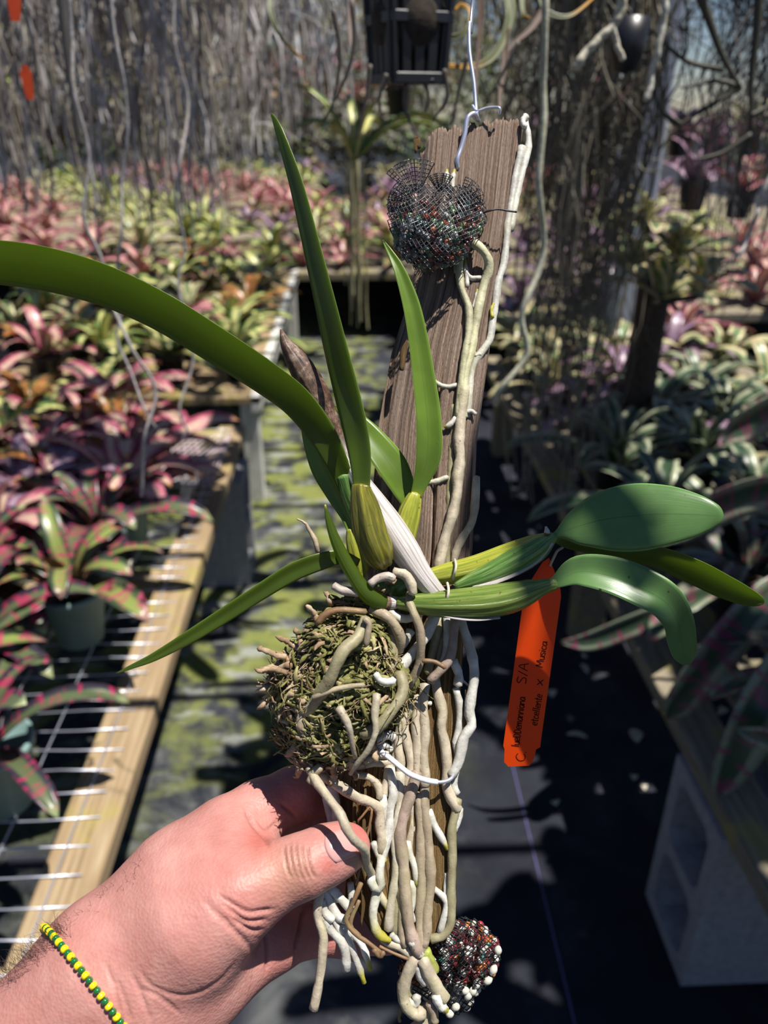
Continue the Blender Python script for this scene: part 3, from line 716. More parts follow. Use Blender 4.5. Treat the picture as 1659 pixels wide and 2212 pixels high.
def curtain(x, ybot, Y, n, sp, r, label, seed, topz=None, colr=None, wob=.02, side=.3, spb=None, lenvar=.45, leaves=0, group=None, kind=None, pot=True):
    b = AT(x, ybot, Y); tz = topz if topz is not None else 1.5 + .115 * Y + rng.uniform(.1, .3)
    top = np.array([b[0], b[1], tz])
    root = empty('hanging_epiphyte', (top[0], top[1], tz), label, 'hanging plant', group or 'hanging epiphytes with trailing roots')
    V, Fc, U = strands(top, b, n, sp, spb or sp * 1.25, r, seed, wob, lenvar, 4, side)
    o = obj('roots', V, Fc, MT['strand'], root, uv=U); o['kind'] = 'stuff'
    o.color = (*(colr or STRC[seed % 5]), 1)
    if pot: V, Fc = revolve(top, [(.0, -.07), (.035, -.07), (.05, 0.0), (.054, 0.0), (.054, .008), (.0, .004)], 12); obj('basket', V, Fc, MT['black'], root)
    V, Fc, U = tube(np.linspace(top + [0, 0, .0], (top[0], top[1], max(2.52, tz + .1)), 4), .0012, 5); obj('hanger_wire', V, Fc, MT['wire'], root)
    R = random.Random(seed)
    for i in range(leaves):
        az = i * 2.4 + seed; L = R.uniform(.16, .27)
        child('leaf', leafmesh(kind if kind is not None else 3, R.choice((0, 1, 2))), root, (.01 * math.cos(az), .01 * math.sin(az), 0), (R.uniform(-.2, .2), 0, az), (L, L * .55, L))
    return root
# left: dense grey curtains
HL = [(30, 470, 2.3), (95, 430, 1.9), (150, 460, 1.7), (205, 330, 2.6), (245, 470, 2.1), (290, 390, 2.8), (330, 530, 1.8), (372, 520, 2.0), (410, 420, 2.6), (455, 500, 2.3),
      (500, 380, 3.0), (545, 420, 2.7), (620, 330, 3.2), (690, 300, 2.9), (15, 330, 3.0), (130, 250, 3.4), (350, 300, 3.6), (470, 260, 3.8)]
for i, (x, yb, Y) in enumerate(HL):
    curtain(x, yb, Y, 34 if Y < 2.6 else 40, .07 + .025 * Y, .0017 + .0005 * Y, 'hanging plant with trailing grey roots on the left, %s from the left edge at its depth, ending near row %d' % (ORD[i % 12], i) if False else
            'curtain of %s roots over the left bench, %s' % (['grey-brown', 'pale grey', 'dark brown', 'whitish', 'tan'][i % 5],
            ['at the far left edge', 'beside the orange tag', 'behind the dark stem', 'short and far', 'above the long leaf', 'far and short', 'longest of all', 'long beside the longest', 'thin and far', 'just left of the tall leaf',
             'behind the tall leaf tip', 'left of the leaf tip', 'short above the pink blooms', 'right of the leaf tip', 'farthest at the left edge', 'farthest behind the tag', 'farthest in the middle', 'farthest near the leaf tip'][i]), i + 20,
            wob=.022, leaves=4 if i % 3 == 0 else 0, kind=3)
for i, (x, yb, Y) in enumerate([(-90, 420, 2.2), (-190, 380, 2.6), (-290, 440, 2.3), (-420, 360, 2.9), (-140, 300, 3.3), (-360, 280, 3.6), (-560, 330, 3.2)]):
    curtain(x, yb, Y, 36, .14, .0028, 'root curtain just beyond the left edge of the picture, %s from that edge' % ORD[[0, 2, 3, 5, 1, 4, 6][i]], 500 + i, wob=.022, leaves=4 if i % 2 else 0, kind=3)
# far curtains closing the view down the nursery
for i in range(20):
    x = -40 + 1500 * i / 19 + rng.uniform(-20, 20); Y = rng.uniform(3.6, 6.2); yb = rng.uniform(200, 330) if x < 1250 else rng.uniform(100, 180)
    curtain(x, yb, Y, 44, .30, .0035, 'distant root curtain across the nursery, %s from the left' % ORD2[i], 300 + i, colr=[(.36, .33, .30), (.28, .25, .20), (.45, .43, .42), (.20, .19, .15), (.30, .28, .16)][i % 5], wob=.05, side=.6, lenvar=.75, leaves=5, kind=[3, 0, 1][i % 3], group='distant root curtains')
# dark stem hanging at upper left
a, b = AT(128, -60, 1.25), AT(175, 320, 1.25)
V, Fc, U = tube(crom(np.array([a, AT(140, 60, 1.25), AT(150, 160, 1.25), AT(165, 250, 1.25), b]), 20), np.linspace(.0075, .004, 20), 8)
o = tag(obj('hanging_liana', V, Fc, MT['strand'], uv=U), 'thick dark grey stem hanging among the root curtains at upper left', 'liana'); o.color = (.12, .11, .10, 1)
# bromeliads hung in mid-air among the curtains
HB = [(30, 230, 3.4, 0), (110, 260, 3.9, 3), (200, 215, 4.4, 0), (265, 265, 3.6, 0), (240, 150, 5.0, 7), (330, 190, 5.2, 1), (430, 225, 4.2, 7), (520, 190, 4.6, 1), (575, 205, 5.0, 1), (640, 240, 4.4, 3), (700, 160, 5.4, 6), (770, 230, 5.0, 1), (860, 200, 4.2, 1), (130, 110, 5.6, 1), (40, 130, 5.2, 7), (400, 110, 5.8, 6), (470, 60, 5.4, 1), (1180, 300, 4.4, 6), (1300, 250, 4.0, 1), (1390, 290, 4.6, 6), (1470, 300, 4.2, 6), (1540, 330, 3.9, 6), (1620, 290, 4.4, 7), (1500, 400, 3.5, 6), (1600, 420, 3.7, 1)]
for i, (x, y, Y, k) in enumerate(HB):
    p = AT(x, y, Y); o = bromeliad(p - np.array([0, 0, .1]), k, rng.uniform(.26, .36), 11, '%s bromeliad hung on a wire in mid-air, %s from the left among those' % (KIND[k], ORD2[sorted(range(len(HB)), key=lambda q: HB[q][0]).index(i)]), 'bromeliads hung on wires', potkind='black')
    V, Fc, U = tube(np.linspace(p + np.array([0, 0, -.08]), (p[0], p[1], 2.52), 4), .0012, 5); obj('hanger_wire', V, Fc, MT['wire'], o)
# centre: pale yellow root bundle and its plant
curtain(772, 715, 2.0, 12, .022, .0035, 'pale straw-coloured root bundle hanging between the tall leaf and the netted bag', 71, topz=float(AT(772, 345, 2.0)[2]), colr=(.50, .46, .24), wob=.006, side=0, spb=.03, lenvar=.3, leaves=9, kind=0, pot=False)
# right: dense brown root column
for i, (x, yb, Y, n, sp) in enumerate([(1180, 1090, 1.75, 60, .075), (1240, 1000, 1.9, 55, .07), (1150, 900, 2.0, 45, .06), (1290, 700, 1.8, 40, .05), (1215, 620, 1.6, 34, .06), (1110, 560, 2.3, 36, .07)]):
    curtain(x, yb, Y, n, sp, .0022, 'dense dark column of matted hanging roots right of the plank, %s' % ['thickest and longest', 'second longest, on its right', 'behind the thickest one', 'shorter, on the far right', 'short one in front', 'short one behind the plank'][i], 90 + i * 5 + (2 if i % 2 else 0),
            colr=[(.20, .175, .13), (.16, .14, .11), (.13, .12, .10), (.24, .21, .15), (.22, .20, .15), (.2, .18, .12)][i], wob=.03, side=.8, lenvar=.6, leaves=5 if i in (4, 5) else 0, kind=3)
for i, (x, yb, Y, n, sp) in enumerate([(1480, 520, 1.6, 20, .05), (1540, 640, 1.7, 34, .07), (1600, 720, 1.5, 34, .07), (1650, 560, 1.9, 34, .08), (1570, 420, 2.4, 36, .09), (1340, 330, 2.2, 26, .06)]):
    curtain(x, yb, Y, n, sp, .0015, 'tangle of fine %s roots hanging at the upper right, %s' % (['grey', 'brown', 'grey', 'dark', 'brown', 'grey'][i], ['beside the steel post', 'in the middle', 'longest', 'at the right edge', 'farthest back', 'left of the steel post'][i]), 130 + i * 7, colr=[(.22, .2, .18), (.18, .15, .13), (.28, .26, .25), (.12, .11, .1), (.2, .17, .15), (.3, .28, .25)][i], wob=.035, side=1.0, lenvar=.6)
# branchy dark plant at upper right
br = empty('bare_branch', AT(1600, 300, 1.3), 'dark bare twiggy branch hanging at the upper right corner', 'branch')
BR = [[(1500, -40), (1530, 40), (1560, 120), (1600, 190)], [(1640, -40), (1635, 60), (1622, 180), (1625, 290)], [(1600, 190), (1540, 225), (1470, 270), (1420, 330)], [(1560, 150), (1480, 130), (1400, 60)],
      [(1622, 290), (1560, 330), (1500, 345)], [(1600, 190), (1550, 175), (1470, 190)], [(1622, 250), (1659, 230), (1700, 200)], [(1470, 270), (1430, 240), (1400, 170)], [(1625, 290), (1600, 340), (1590, 420)]]
for i, c in enumerate(BR):
    pth = crom(np.array([AT(x, y, 1.3 + .02 * (i % 3)) for x, y in c]), 16); V, Fc, U = tube(pth, np.linspace(.006, .0022, 16) * (1.3 if i < 2 else .8), 7); o = obj('twig', V, Fc, MT['strand'], br, uv=U); o.color = (.045, .045, .03, 1)
# single clear roots
def lone_root(c, Y, r, label, col, tip=1.0):
    pth = crom(np.array([AT(x, y, Y) for x, y in c]), 40); wn = np.random.RandomState(int(c[-1][0])).randn(12, 3) * [.007, .007, .002] * Y * min(1.0, (abs(c[-1][1] - c[0][1]) / 700.0) ** 1.5); pth = pth + crom(wn, 40) * np.clip(np.linspace(0, 1, 40) * 6, 0, 1)[:, None]; V, Fc, U = tube(pth, r * (1 + .05 * np.sin(np.arange(40) * 1.7)), 8)
    o = tag(obj('hanging_root', V, Fc, MT['root'], uv=U), label, 'root'); o.color = (*col, tip); return o
lone_root([(1178, -30), (1172, 200), (1165, 420), (1150, 590), (1142, 650), (1130, 740), (1100, 810), (1078, 850), (1070, 878)], .80, .0032, 'long pale aerial root hanging freely just right of the plank', (.52, .52, .40))
lone_root([(1430, -30), (1440, 20), (1425, 90), (1405, 170), (1395, 215)], .95, .0035, 'pale root crossing in front of the steel post', (.62, .6, .52))
lone_root([(1345, -30), (1340, 25), (1320, 60), (1290, 90), (1262, 120), (1240, 150)], .9, .0042, 'thick pale root bending left above the dark root column', (.58, .54, .42))
lone_root([(1340, -30), (1334, 30), (1325, 65), (1335, 100), (1345, 130)], .9, .003, 'short pale root fork beside the black pot', (.62, .58, .46))
lone_root([(1690, -40), (1680, 250), (1659, 420), (1620, 470), (1600, 540), (1585, 555)], 1.1, .003, 'pale root slanting down at the right edge', (.55, .52, .5))
lone_root([(150, -40), (165, 200), (185, 420), (205, 560), (255, 670), (285, 780), (312, 880), (320, 960), (290, 1075)], .95, .0021, 'pale thin root crooked over the left bromeliads', (.50, .46, .46))
lone_root([(240, -40), (255, 250), (268, 480), (275, 660), (283, 760), (300, 880), (330, 930)], 1.0, .0017, 'second thin pale root beside the crooked one over the left bench', (.5, .47, .47))
lone_root([(378, -40), (390, 300), (395, 600), (400, 880), (405, 950)], 1.2, .002, 'longest thin straight root hanging down to the left bench lattice', (.55, .5, .5))

# hanging orange tags at upper left
otm = simple('orange_tag', (.85, .08, .01), .4)
for (x0, y0, x1, y1, w_, Y, lab) in ((52, 140, 66, 215, 22, 1.2, 'orange plant tag dangling among the root curtains at upper left'), (28, -40, 34, 46, 28, 1.0, 'orange plant tag cut by the top edge at the far left')):
    a, b = AT(x0, y0, Y), AT(x1, y1, Y); s = RIGHT * (w_ * .5 * Y / F); n_ = nrm(np.cross(b - a, s)) * .0004
    tg_ = empty('hanging_tag', b, lab, 'tag')
    V = np.array([p + n_ * k for k in (1, -1) for p in (a - s * .3, a + s * .3, a + (b - a) * .25 + s, b + s * .6, b - s * .6, a + (b - a) * .25 - s)])
    obj('tag_blade', V, [tuple(range(6)), tuple(range(11, 5, -1))] + [(i, i + 6, (i + 1) % 6 + 6, (i + 1) % 6) for i in range(6)], otm, tg_, smooth=False)
    V, Fc, U = tube(np.linspace(a, (a[0], a[1], 2.52), 5), .0008, 5); obj('string', V, Fc, MT['dead'], tg_)
# black hanging basket, top centre, with curling leaves
hb = empty('hanging_basket', AT(884, 100, .80), 'black slatted plastic basket with curling leaves hanging above the plank', 'basket')
bp = AT(882, 42, .80); bw = .029
for k in range(4):
    ang = math.radians(20 + 90 * k); ca, sa = math.cos(ang), math.sin(ang)
    for j in range(5):
        u = (j - 2) / 2 * bw
        t0 = bp + np.array([ca * bw - sa * u, sa * bw + ca * u, .05]); t1 = bp + np.array([ca * bw * .8 - sa * u * .8, sa * bw * .8 + ca * u * .8, -.045])
        V, Fc = box((t0 + t1) / 2, (.004, .009, np.linalg.norm(t0 - t1)), .001, np.array([[ca, sa, 0], [-sa, ca, 0], nrm(t0 - t1)])); obj('slat', V, Fc, MT['black'], hb, smooth=False)
    for z, f in ((.05, 1.04), (-.045, .84), (0.0, .95)):
        V, Fc = box(bp + np.array([ca * bw * f, sa * bw * f, z]), (.005, 2 * bw * f + .004, .009), .001, np.array([[ca, sa, 0], [-sa, ca, 0], [0, 0, 1]])); obj('rim', V, Fc, MT['black'], hb, smooth=False)
V, Fc = box(bp + np.array([0, 0, -.047]), (bw * 1.5, bw * 1.5, .004), .001); obj('basket_floor', V, Fc, MT['black'], hb, smooth=False)
V, Fc = icos(bp, .034, 2, (1, 1, 1.1)); obj('growing_medium', V, Fc, MT['soil'], hb)
V, Fc, U = tube(np.linspace(bp + [0, 0, .05], (bp[0], bp[1], 2.52), 4), .0012, 6); obj('hanger_wire', V, Fc, MT['wire'], hb)
def curl_mat():
    N = NT('curled_leaf'); uvv, u, v = uv_xy(N); f = N.noise(N.coord(), 60, 3)
    c = N.ramp(f, [(.3, (.10, .12, .05)), (.6, (.22, .23, .12)), (.8, (.34, .30, .22))]); c = N.mix(N.step(v, .55, .9), c, (.62, .30, .03))
    N.col(c); N.set(Roughness=.45); N.translucent(c, .2); return N.m
cm_ = curl_mat(); brc = simple('brown_strap', (.13, .085, .065), .6)
CU = [([(915, -20), (925, 40), (950, 75), (985, 80), (1010, 60), (1015, 25), (995, 10), (980, 25)], 9, 0), ([(1095, -30), (1100, 40), (1075, 110), (1040, 140), (1000, 145), (960, 140)], 13, 0),
      ([(580, -20), (585, 30), (605, 75), (635, 110), (658, 130)], 7, 0), ([(1180, 10), (1150, 60), (1110, 95), (1085, 130)], 8, 1), ([(1040, -20), (1038, 60), (1030, 150), (1028, 220)], 8, 1),
      ([(1095, 60), (1090, 140), (1080, 200), (1078, 255)], 9, 1), ([(1165, -20), (1180, 25), (1230, 35), (1290, -10)], 8, 0), ([(760, -20), (755, 60), (765, 130)], 8, 1), ([(1125, -10), (1130, 30), (1145, 40)], 7, 0), ([(900, -20), (895, 30), (910, 60), (925, 55)], 8, 0)]
for i, (c, w_, k) in enumerate(CU):
    Y = .70 + .03 * (i % 4); V, Fc, U = view_leaf([(x, y, Y, w_ * (1 - .75 * j / (len(c) - 1)), 25 * math.sin(j + i)) for j, (x, y) in enumerate(c)], 30, 5, .5, .0012)
    obj('curling_leaf', V, Fc, brc if k else cm_, hb, uv=U)
RT = [[(760, 0), (765, 90), (745, 170), (700, 260)], [(800, 140), (790, 220), (770, 300)], [(880, 165), (875, 230), (900, 290), (930, 330)], [(960, 150), (965, 210), (935, 260)], [(835, 160), (820, 210), (825, 260)], [(1010, 120), (990, 200), (975, 270)], [(720, 20), (735, 120), (720, 220)], [(1120, 90), (1085, 160), (1060, 200)], [(905, 160), (925, 200), (920, 240)]]
for i, c in enumerate(RT):
    pth = crom(np.array([AT(x, y, .74 + .02 * (i % 3)) for x, y in c]), 18); V, Fc, U = tube(pth, np.linspace(.0022, .0009, 18), 6); o = obj('root', V, Fc, MT['strand'], hb, uv=U); o.color = (.12, .10, .08, 1)
# small black pot hanging right
p = AT(1355, 105, 1.0); hp = empty('hanging_pot', p - np.array([0, 0, .025]), 'small black round pot hanging left of the steel post', 'pot')
V, Fc = revolve(p, [(0, -.025), (.014, -.022), (.02, .0), (.021, .03), (.0, .028)], 16); obj('bowl', V, Fc, MT['black'], hp)
V, Fc, U = tube(np.linspace(p + [0, 0, .028], (p[0], p[1], 2.52), 4), .0008, 5); obj('hanger_wire', V, Fc, MT['wire'], hp)
# unseen plants added above the picture to dapple the benches and the aisle
OV = []
Ro = random.Random(42)
def clear(x, Y, z, r=.27):
    # leave the line from the sun to the held plank and hand open
    for (hx, hy, hz) in ((-.08, .2, 1.24), (0, .24, 1.3), (.03, .28, 1.45), (-.1, .22, 1.4), (.03, .2, 1.2), (.12, .24, 1.36), (-.46, .7, .5), (-.46, .95, .5), (-.5, 1.3, .5), (-.7, 1.0, .6), (-.8, 1.5, .7)):
        f = (z + .05 - hz) / SUN_TO[2]; q = np.array([hx, hy, hz]) + SUN_TO * f
        if math.hypot(q[0] - x, q[1] - Y) < r: return False
    return True
for (n_, x0, x1, y0, y1) in ((54, .85, 2.5, .25, 2.3), (9, -.7, .75, .9, 2.8), (5, -.2, 2.2, 2.8, 5.2)):
    for i in range(n_):
        x, Y, z = Ro.uniform(x0, x1), Ro.uniform(y0, y1), Ro.uniform(2.03, 2.36)
        if clear(x, Y, z): OV.append((x, Y, z))
for i, (x, Y, z) in enumerate(OV):
    o = bpy.data.objects.new('added_shade_plant', FM[[3, 0, 7][i % 3]]); o.location = (x, Y, z); o.rotation_euler = (Ro.uniform(-.3, .3), Ro.uniform(-.3, .3), Ro.uniform(0, 6)); s = Ro.uniform(.75, 1.1); o.scale = (s, s, s); link(o)
    tag(o, 'leafy plant added unseen above the picture to dapple the benches', 'hanging plant', 'unseen plants added overhead for shade')
# sparse plant added out of view to throw dapples across the right-hand orchid leaves
q = P(1440, 1100, .263) + SUN_TO * .62
sp_ = empty('added_shade_plant', q, 'small sparse plant added unseen above the right-hand orchid leaves to dapple them', 'hanging plant')
for i, (az, L) in enumerate(((.3, .06), (1.5, .07), (3.0, .05), (4.6, .06), (5.4, .055), (2.2, .05))):
    child('leaf', leafmesh(3, 3), sp_, (.05 * math.cos(az * 2.3), .035 * math.sin(az * 1.7), .01 * i), (0, .3, az), (L, L * 1.5, L))
V, Fc, U = tube(np.linspace(q, (q[0], q[1], 2.52), 4), .0008, 5); obj('hanger_wire', V, Fc, MT['wire'], sp_)

# near right bromeliad with long spotted straps arching over the aisle
nb_ = empty('bromeliad', AT(1760, 1180, 1.25), 'grey-green plum-spotted bromeliad whose long straps arch over the aisle at the right edge', 'bromeliad')
for c in ([(1740, 1240, 1.45, 26, 20), (1655, 1290, 1.44, 38, 25), (1580, 1370, 1.43, 42, 25), (1510, 1460, 1.45, 40, 25), (1462, 1525, 1.48, 28, 20), (1440, 1552, 1.5, 3)],
          [(1780, 1380, 1.35, 34, 20), (1700, 1430, 1.33, 44, 25), (1640, 1520, 1.32, 48, 30), (1595, 1620, 1.33, 44, 30), (1562, 1690, 1.36, 26, 20), (1550, 1725, 1.37, 3)],
          [(1560, 1260, 1.6, 20, 30), (1460, 1310, 1.58, 26, 35), (1360, 1350, 1.58, 26, 35), (1270, 1385, 1.6, 20, 20), (1212, 1388, 1.62, 3)],
          [(1760, 1080, 1.4, 30, 10), (1660, 1060, 1.4, 40, 30), (1560, 1085, 1.4, 40, 40), (1470, 1140, 1.42, 30, 30), (1420, 1180, 1.43, 3)],
          [(1780, 1560, 1.28, 22, 10), (1700, 1600, 1.27, 26, 20), (1640, 1590, 1.27, 22, 20), (1590, 1575, 1.28, 3)],
          [(1760, 900, 1.5, 30, 10), (1680, 880, 1.5, 36, 30), (1600, 920, 1.5, 36, 40), (1560, 960, 1.5, 3)]):
    V, Fc, U = view_leaf(c, 26, 7, .3, .002); obj('leaf', V, Fc, BM[8], nb_, uv=U)
# ------------------------------------------------------------------ wooden mount
PA, PB = P(1015, 260, .322), P(865, 2020, .276)
PAX = nrm(PB - PA); PN = nrm(np.cross(PAX, RIGHT)); PN = PN if np.dot(PN, FWD) < 0 else -PN
def pdepth(x, y):
    r = ray(x, y); return float(np.dot(PA - CAM, PN) / np.dot(r, PN))
def ON(x, y, off=0.0):
    """point in front of the plank face by off metres, on the pixel ray"""
    r = ray(x, y); return CAM + r * (float(np.dot(PA + PN * off - CAM, PN) / np.dot(r, PN)))
eL = np.array([(230, 914), (290, 912), (400, 903), (560, 899), (640, 880), (745, 846), (900, 818), (1200, 790), (1500, 752), (1700, 716), (1850, 720), (1980, 765), (2060, 815)], float)
eR = np.array([(200, 1141), (252, 1136), (450, 1112), (560, 1092), (740, 1062), (950, 1033), (1180, 1024), (1400, 1003), (1700, 990), (1990, 982), (2060, 968)], float)
na, nl = 78, 190
pk = np.random.RandomState(3)
tt = np.linspace(0, 1, na)
ph_ = pk.uniform(0, 6.28, 14); fq = np.array([5, 9, 13, 17, 23, 29, 37, 45, 53, 61, 71, 83, 97, 110.])
jag = np.cumsum(pk.randn(na)) ; jag = (jag - np.convolve(jag, np.ones(9) / 9, 'same')) * 3.2 + pk.randn(na) * 2.0
def prof(t, s):
    g = sum(a_ * np.sin(f_ * t * 3 + p_ + 2.2 * math.sin(s * 3 + k)) for k, (f_, p_, a_) in enumerate(zip(fq, ph_, 0.00036 / np.sqrt(fq / 5))))
    lw = np.interp(s, [0, .12, .22, .5, 1], [.12, .14, .40, .42, .30])
    bev = np.clip((lw - t) / lw, 0, 1) ** 1.25 * np.interp(s, [0, .15, .3, 1], [.006, .006, .014, .010])
    rb_ = np.clip((t - .9) / .1, 0, 1) ** 1.6 * .006
    crack = .004 * np.exp(-((t - np.interp(s, [0, .45, .55, 1], [.42, .60, .62, .5])) / .014) ** 2) * np.interp(s, [0, .3, .4, .9, 1], [.3, .6, 1.3, 1, .3])
    rnd = .0014 * np.sin(np.pi * t)
    return g - bev - rb_ - crack + rnd
Vf, Vb = [], []
for i in range(nl):
    s = i / (nl - 1)
    for j, t in enumerate(tt):
        y0 = 292 - 38 * t - (10 if .12 < t < .2 else 0) + jag[j] + (18 if t < .06 else 0); y1 = 2036 + 6 * math.sin(j * 1.3)
        y = y0 + (y1 - y0) * s
        xl, xr = np.interp(y, eL[:, 0], eL[:, 1]), np.interp(y, eR[:, 0], eR[:, 1])
        x = xl + (xr - xl) * t
        b_ = ON(x, y, 0)
        Vf.append(b_ + PN * prof(t, s))
        Vb.append(ON(x, y, 0) - PN * (.017 - .007 * abs(2 * t - 1) ** 3))
V = np.array(Vf + Vb); o_ = na * nl; Fc = []
for i in range(nl - 1):
    for j in range(na - 1):
        a = i * na + j; Fc.append((a, a + na, a + na + 1, a + 1)); Fc.append((o_ + a, o_ + a + 1, o_ + a + na + 1, o_ + a + na))
    a = i * na; Fc.append((a, o_ + a, o_ + a + na, a + na)); a = i * na + na - 1; Fc.append((a, a + na, o_ + a + na, o_ + a))
for j in range(na - 1):
    Fc.append((j, j + 1, o_ + j + 1, o_ + j)); a = (nl - 1) * na + j; Fc.append((a, o_ + a, o_ + a + 1, a + 1))
uu, vv = np.meshgrid(tt, np.linspace(0, 1, nl)); U = np.stack([uu.ravel(), vv.ravel()], 1); U = np.vstack([U, U + [.37, 0]])
mount = empty('wooden_mount', ON(880, 2036, 0), 'long weathered grey-brown wooden plank hung on a wire with an orchid growing on it', 'wood mount')
obj('plank', V, Fc, MT['plank'], mount, uv=U)
# loose splinters along the plank
SPL = [[(868, 800), (872, 760), (880, 735)], [(1010, 1490), (1008, 1560), (998, 1640)], [(905, 320), (900, 300), (898, 330)], [(790, 1700), (786, 1790), (792, 1850)], [(770, 1690), (765, 1760), (768, 1830)], [(800, 1780), (806, 1840), (796, 1900)], [(752, 1880), (750, 1940), (758, 1985)], [(780, 1900), (785, 1950), (780, 2000)], [(775, 1710), (778, 1750), (772, 1780)]]
for i, c in enumerate(SPL):
    V, Fc, U = view_leaf([(x, y, pdepth(x, y) - .0015, [5, 7, 2][j] if i < 3 else [2.5, 4, 1.5][j], 20) for j, (x, y) in enumerate(c)], 10, 3, .1, .0014); obj('splinter', V, Fc, MT['plank'], mount, uv=U * [.2, .3] + [.1 * i, .6])

# hanging wire
def wirep(pts, r, name, parent, mt='wire', n=40, seg=7):
    V, Fc, U = tube(crom(np.array(pts), n), r, seg); return obj(name, V, Fc, MT[mt], parent)
w0 = P(1022, -10, .322)
hw = empty('hanging_wire', P(1028, 240, .320), 'thin galvanised wire with twisted loop suspending the plank', 'wire')
wirep([(w0[0], w0[1] + .02, 2.52), (w0[0], w0[1] + .01, 2.0), w0 + np.array([0, 0, .15]), w0, P(1014, 50, .322), P(1014, 110, .322), P(1024, 180, .322), P(1028, 235, .322), P(1031, 258, .319)], .00085, 'hanger', hw, n=60)
wirep([P(1020, 228, .321), P(1030, 240, .318), P(1050, 234, .317), P(1068, 232, .316), P(1079, 234, .315), P(1079, 246, .316)], .0006, 'hook_end', hw)
wirep([P(1034, 262, .321), P(1026, 246, .317), P(1014, 250, .316), P(1008, 262, .316), P(1004, 290, .3165), P(996, 320, .317), P(988, 345, .317), P(989, 365, .3185)], .001, 'loop', hw)
wirep([P(1026, 240, .322), P(1022, 250, .3235), P(1030, 258, .321), P(1022, 244, .319)], .0007, 'twist', hw)

# ------------------------------------------------------------------ orchid
orc = empty('orchid', ON(850, 1300, .006), 'potless orchid with strap leaves, ribbed pseudobulbs and white roots clinging to the plank', 'orchid')
PB_ = []
def bulb(ctrl, mt, ridges=9, amp=.07, n=30, seg=36, name='pseudobulb'):
    c = np.array(ctrl, float); al = crom(np.hstack([np.array([P(*k[:3]) for k in c]), (c[:, 3] * c[:, 2] / F)[:, None]]), n)
    V, Fc, U = tube(al[:, :3], np.clip(al[:, 3], .0004, None), seg, (ridges, amp) if ridges else None); o = obj(name, V, Fc, MT[mt], orc, uv=U)
    if name == 'pseudobulb': PB_.append(o)
    return o
def leaf(ctrl, mt, name='leaf', **k):
    V, Fc, U = view_leaf(ctrl, **k); return obj(name, V, Fc, MT[mt], orc, uv=U)
# tall upright leaf on the front bulb
bulb([(780, 1050, .2665, 20), (780, 1062, .2665, 22), (788, 1100, .268, 30), (799, 1150, .270, 34), (815, 1190, .272, 32), (828, 1216, .275, 22)], 'bulb_olive', 7, .11)
leaf([(781, 1066, .2665, 18), (781, 1030, .266, 20, 10), (779, 980, .266, 25, 28), (770, 920, .267, 29, 42), (754, 850, .268, 30, 46), (728, 745, .269, 28, 48), (703, 640, .270, 24.5, 48), (676, 530, .271, 21, 48), (643, 400, .272, 16.5, 46), (610, 300, .273, 10.5, 40), (596, 264, .2735, 6.5, 30), (586, 246, .274, 2, 20)], 'leaf', n=60, cup=.18)
# big arching leaf to the left
leaf([(752, 1075, .285, 15), (742, 1035, .2825, 20), (722, 985, .279, 26, 15), (690, 925, .2765, 32, 30), (640, 862, .274, 36, 40), (570, 808, .271, 39, 44), (470, 742, .268, 42, 46), (350, 668, .265, 44, 46), (230, 612, .2625, 47, 46), (110, 577, .2605, 50, 46), (0, 562, .259, 50, 44), (-110, 562, .258, 43, 40), (-210, 590, .250, 28), (-260, 612, .250, 4)], 'leaf', n=70, m=11, cup=.16)
bulb([(740, 1025, .2825, 14), (752, 1062, .285, 18), (775, 1120, .288, 20), (800, 1190, .290, 18)], 'bulb_dark', 6, .05)
# dry sheath
bulb([(607, 712, .2805, 2), (618, 742, .281, 13), (648, 790, .282, 26), (684, 852, .283, 28), (714, 912, .284, 19), (738, 968, .284, 13), (768, 1025, .283, 18), (800, 1075, .2815, 25), (840, 1135, .280, 31), (875, 1190, .2785, 31), (905, 1235, .2775, 25), (930, 1268, .277, 22), (950, 1290, .278, 19)], 'sheath', 8, .05, 46, 30, 'dry_sheath')
# leaves behind
bulb([(756, 1142, .287, 8), (764, 1165, .288, 17), (774, 1205, .289, 21), (782, 1250, .290, 16)], 'bulb_yellow', 7, .06)
leaf([(757, 1150, .287, 7), (750, 1115, .2875, 12, 30), (728, 1062, .288, 20, 40), (702, 1005, .2885, 24, 45), (676, 945, .289, 18, 40), (660, 910, .2895, 9, 30), (652, 893, .2895, 1.5, 20)], 'leaf_back', cup=.45)
bulb([(898, 1066, .283, 12), (893, 1080, .283, 17), (884, 1110, .2835, 23), (876, 1150, .2845, 23), (872, 1190, .286, 18), (880, 1225, .287, 12)], 'bulb_yellow', 6, .085)
leaf([(884, 1095, .286, 12), (872, 1062, .2865, 24, -20), (846, 1012, .287, 33, -25), (810, 962, .288, 30, -20), (770, 915, .2895, 22, -15), (738, 888, .2905, 10), (719, 876, .291, 1.5)], 'leaf_back', cup=.28)
leaf([(897, 1075, .283, 11), (908, 1040, .2825, 17, -10), (922, 985, .282, 27, -14), (922, 905, .2818, 27, -16), (912, 815, .282, 24, -16), (900, 730, .2825, 21, -15), (885, 655, .283, 18, -14), (862, 585, .2835, 12, -12), (842, 545, .284, 7), (827, 519, .284, 1.5)], 'leaf_back', n=54, cup=.55)
# lower left narrow leaf
leaf([(775, 1215, .279, 8), (738, 1203, .277, 14, 10), (690, 1212, .275, 19, 18), (630, 1235, .273, 20, 22), (560, 1278, .271, 18, 22), (480, 1330, .269, 17, 20), (400, 1380, .267, 14, 18), (330, 1420, .266, 9, 10), (285, 1440, .2655, 5), (250, 1455, .265, 1)], 'leaf', cup=.3)
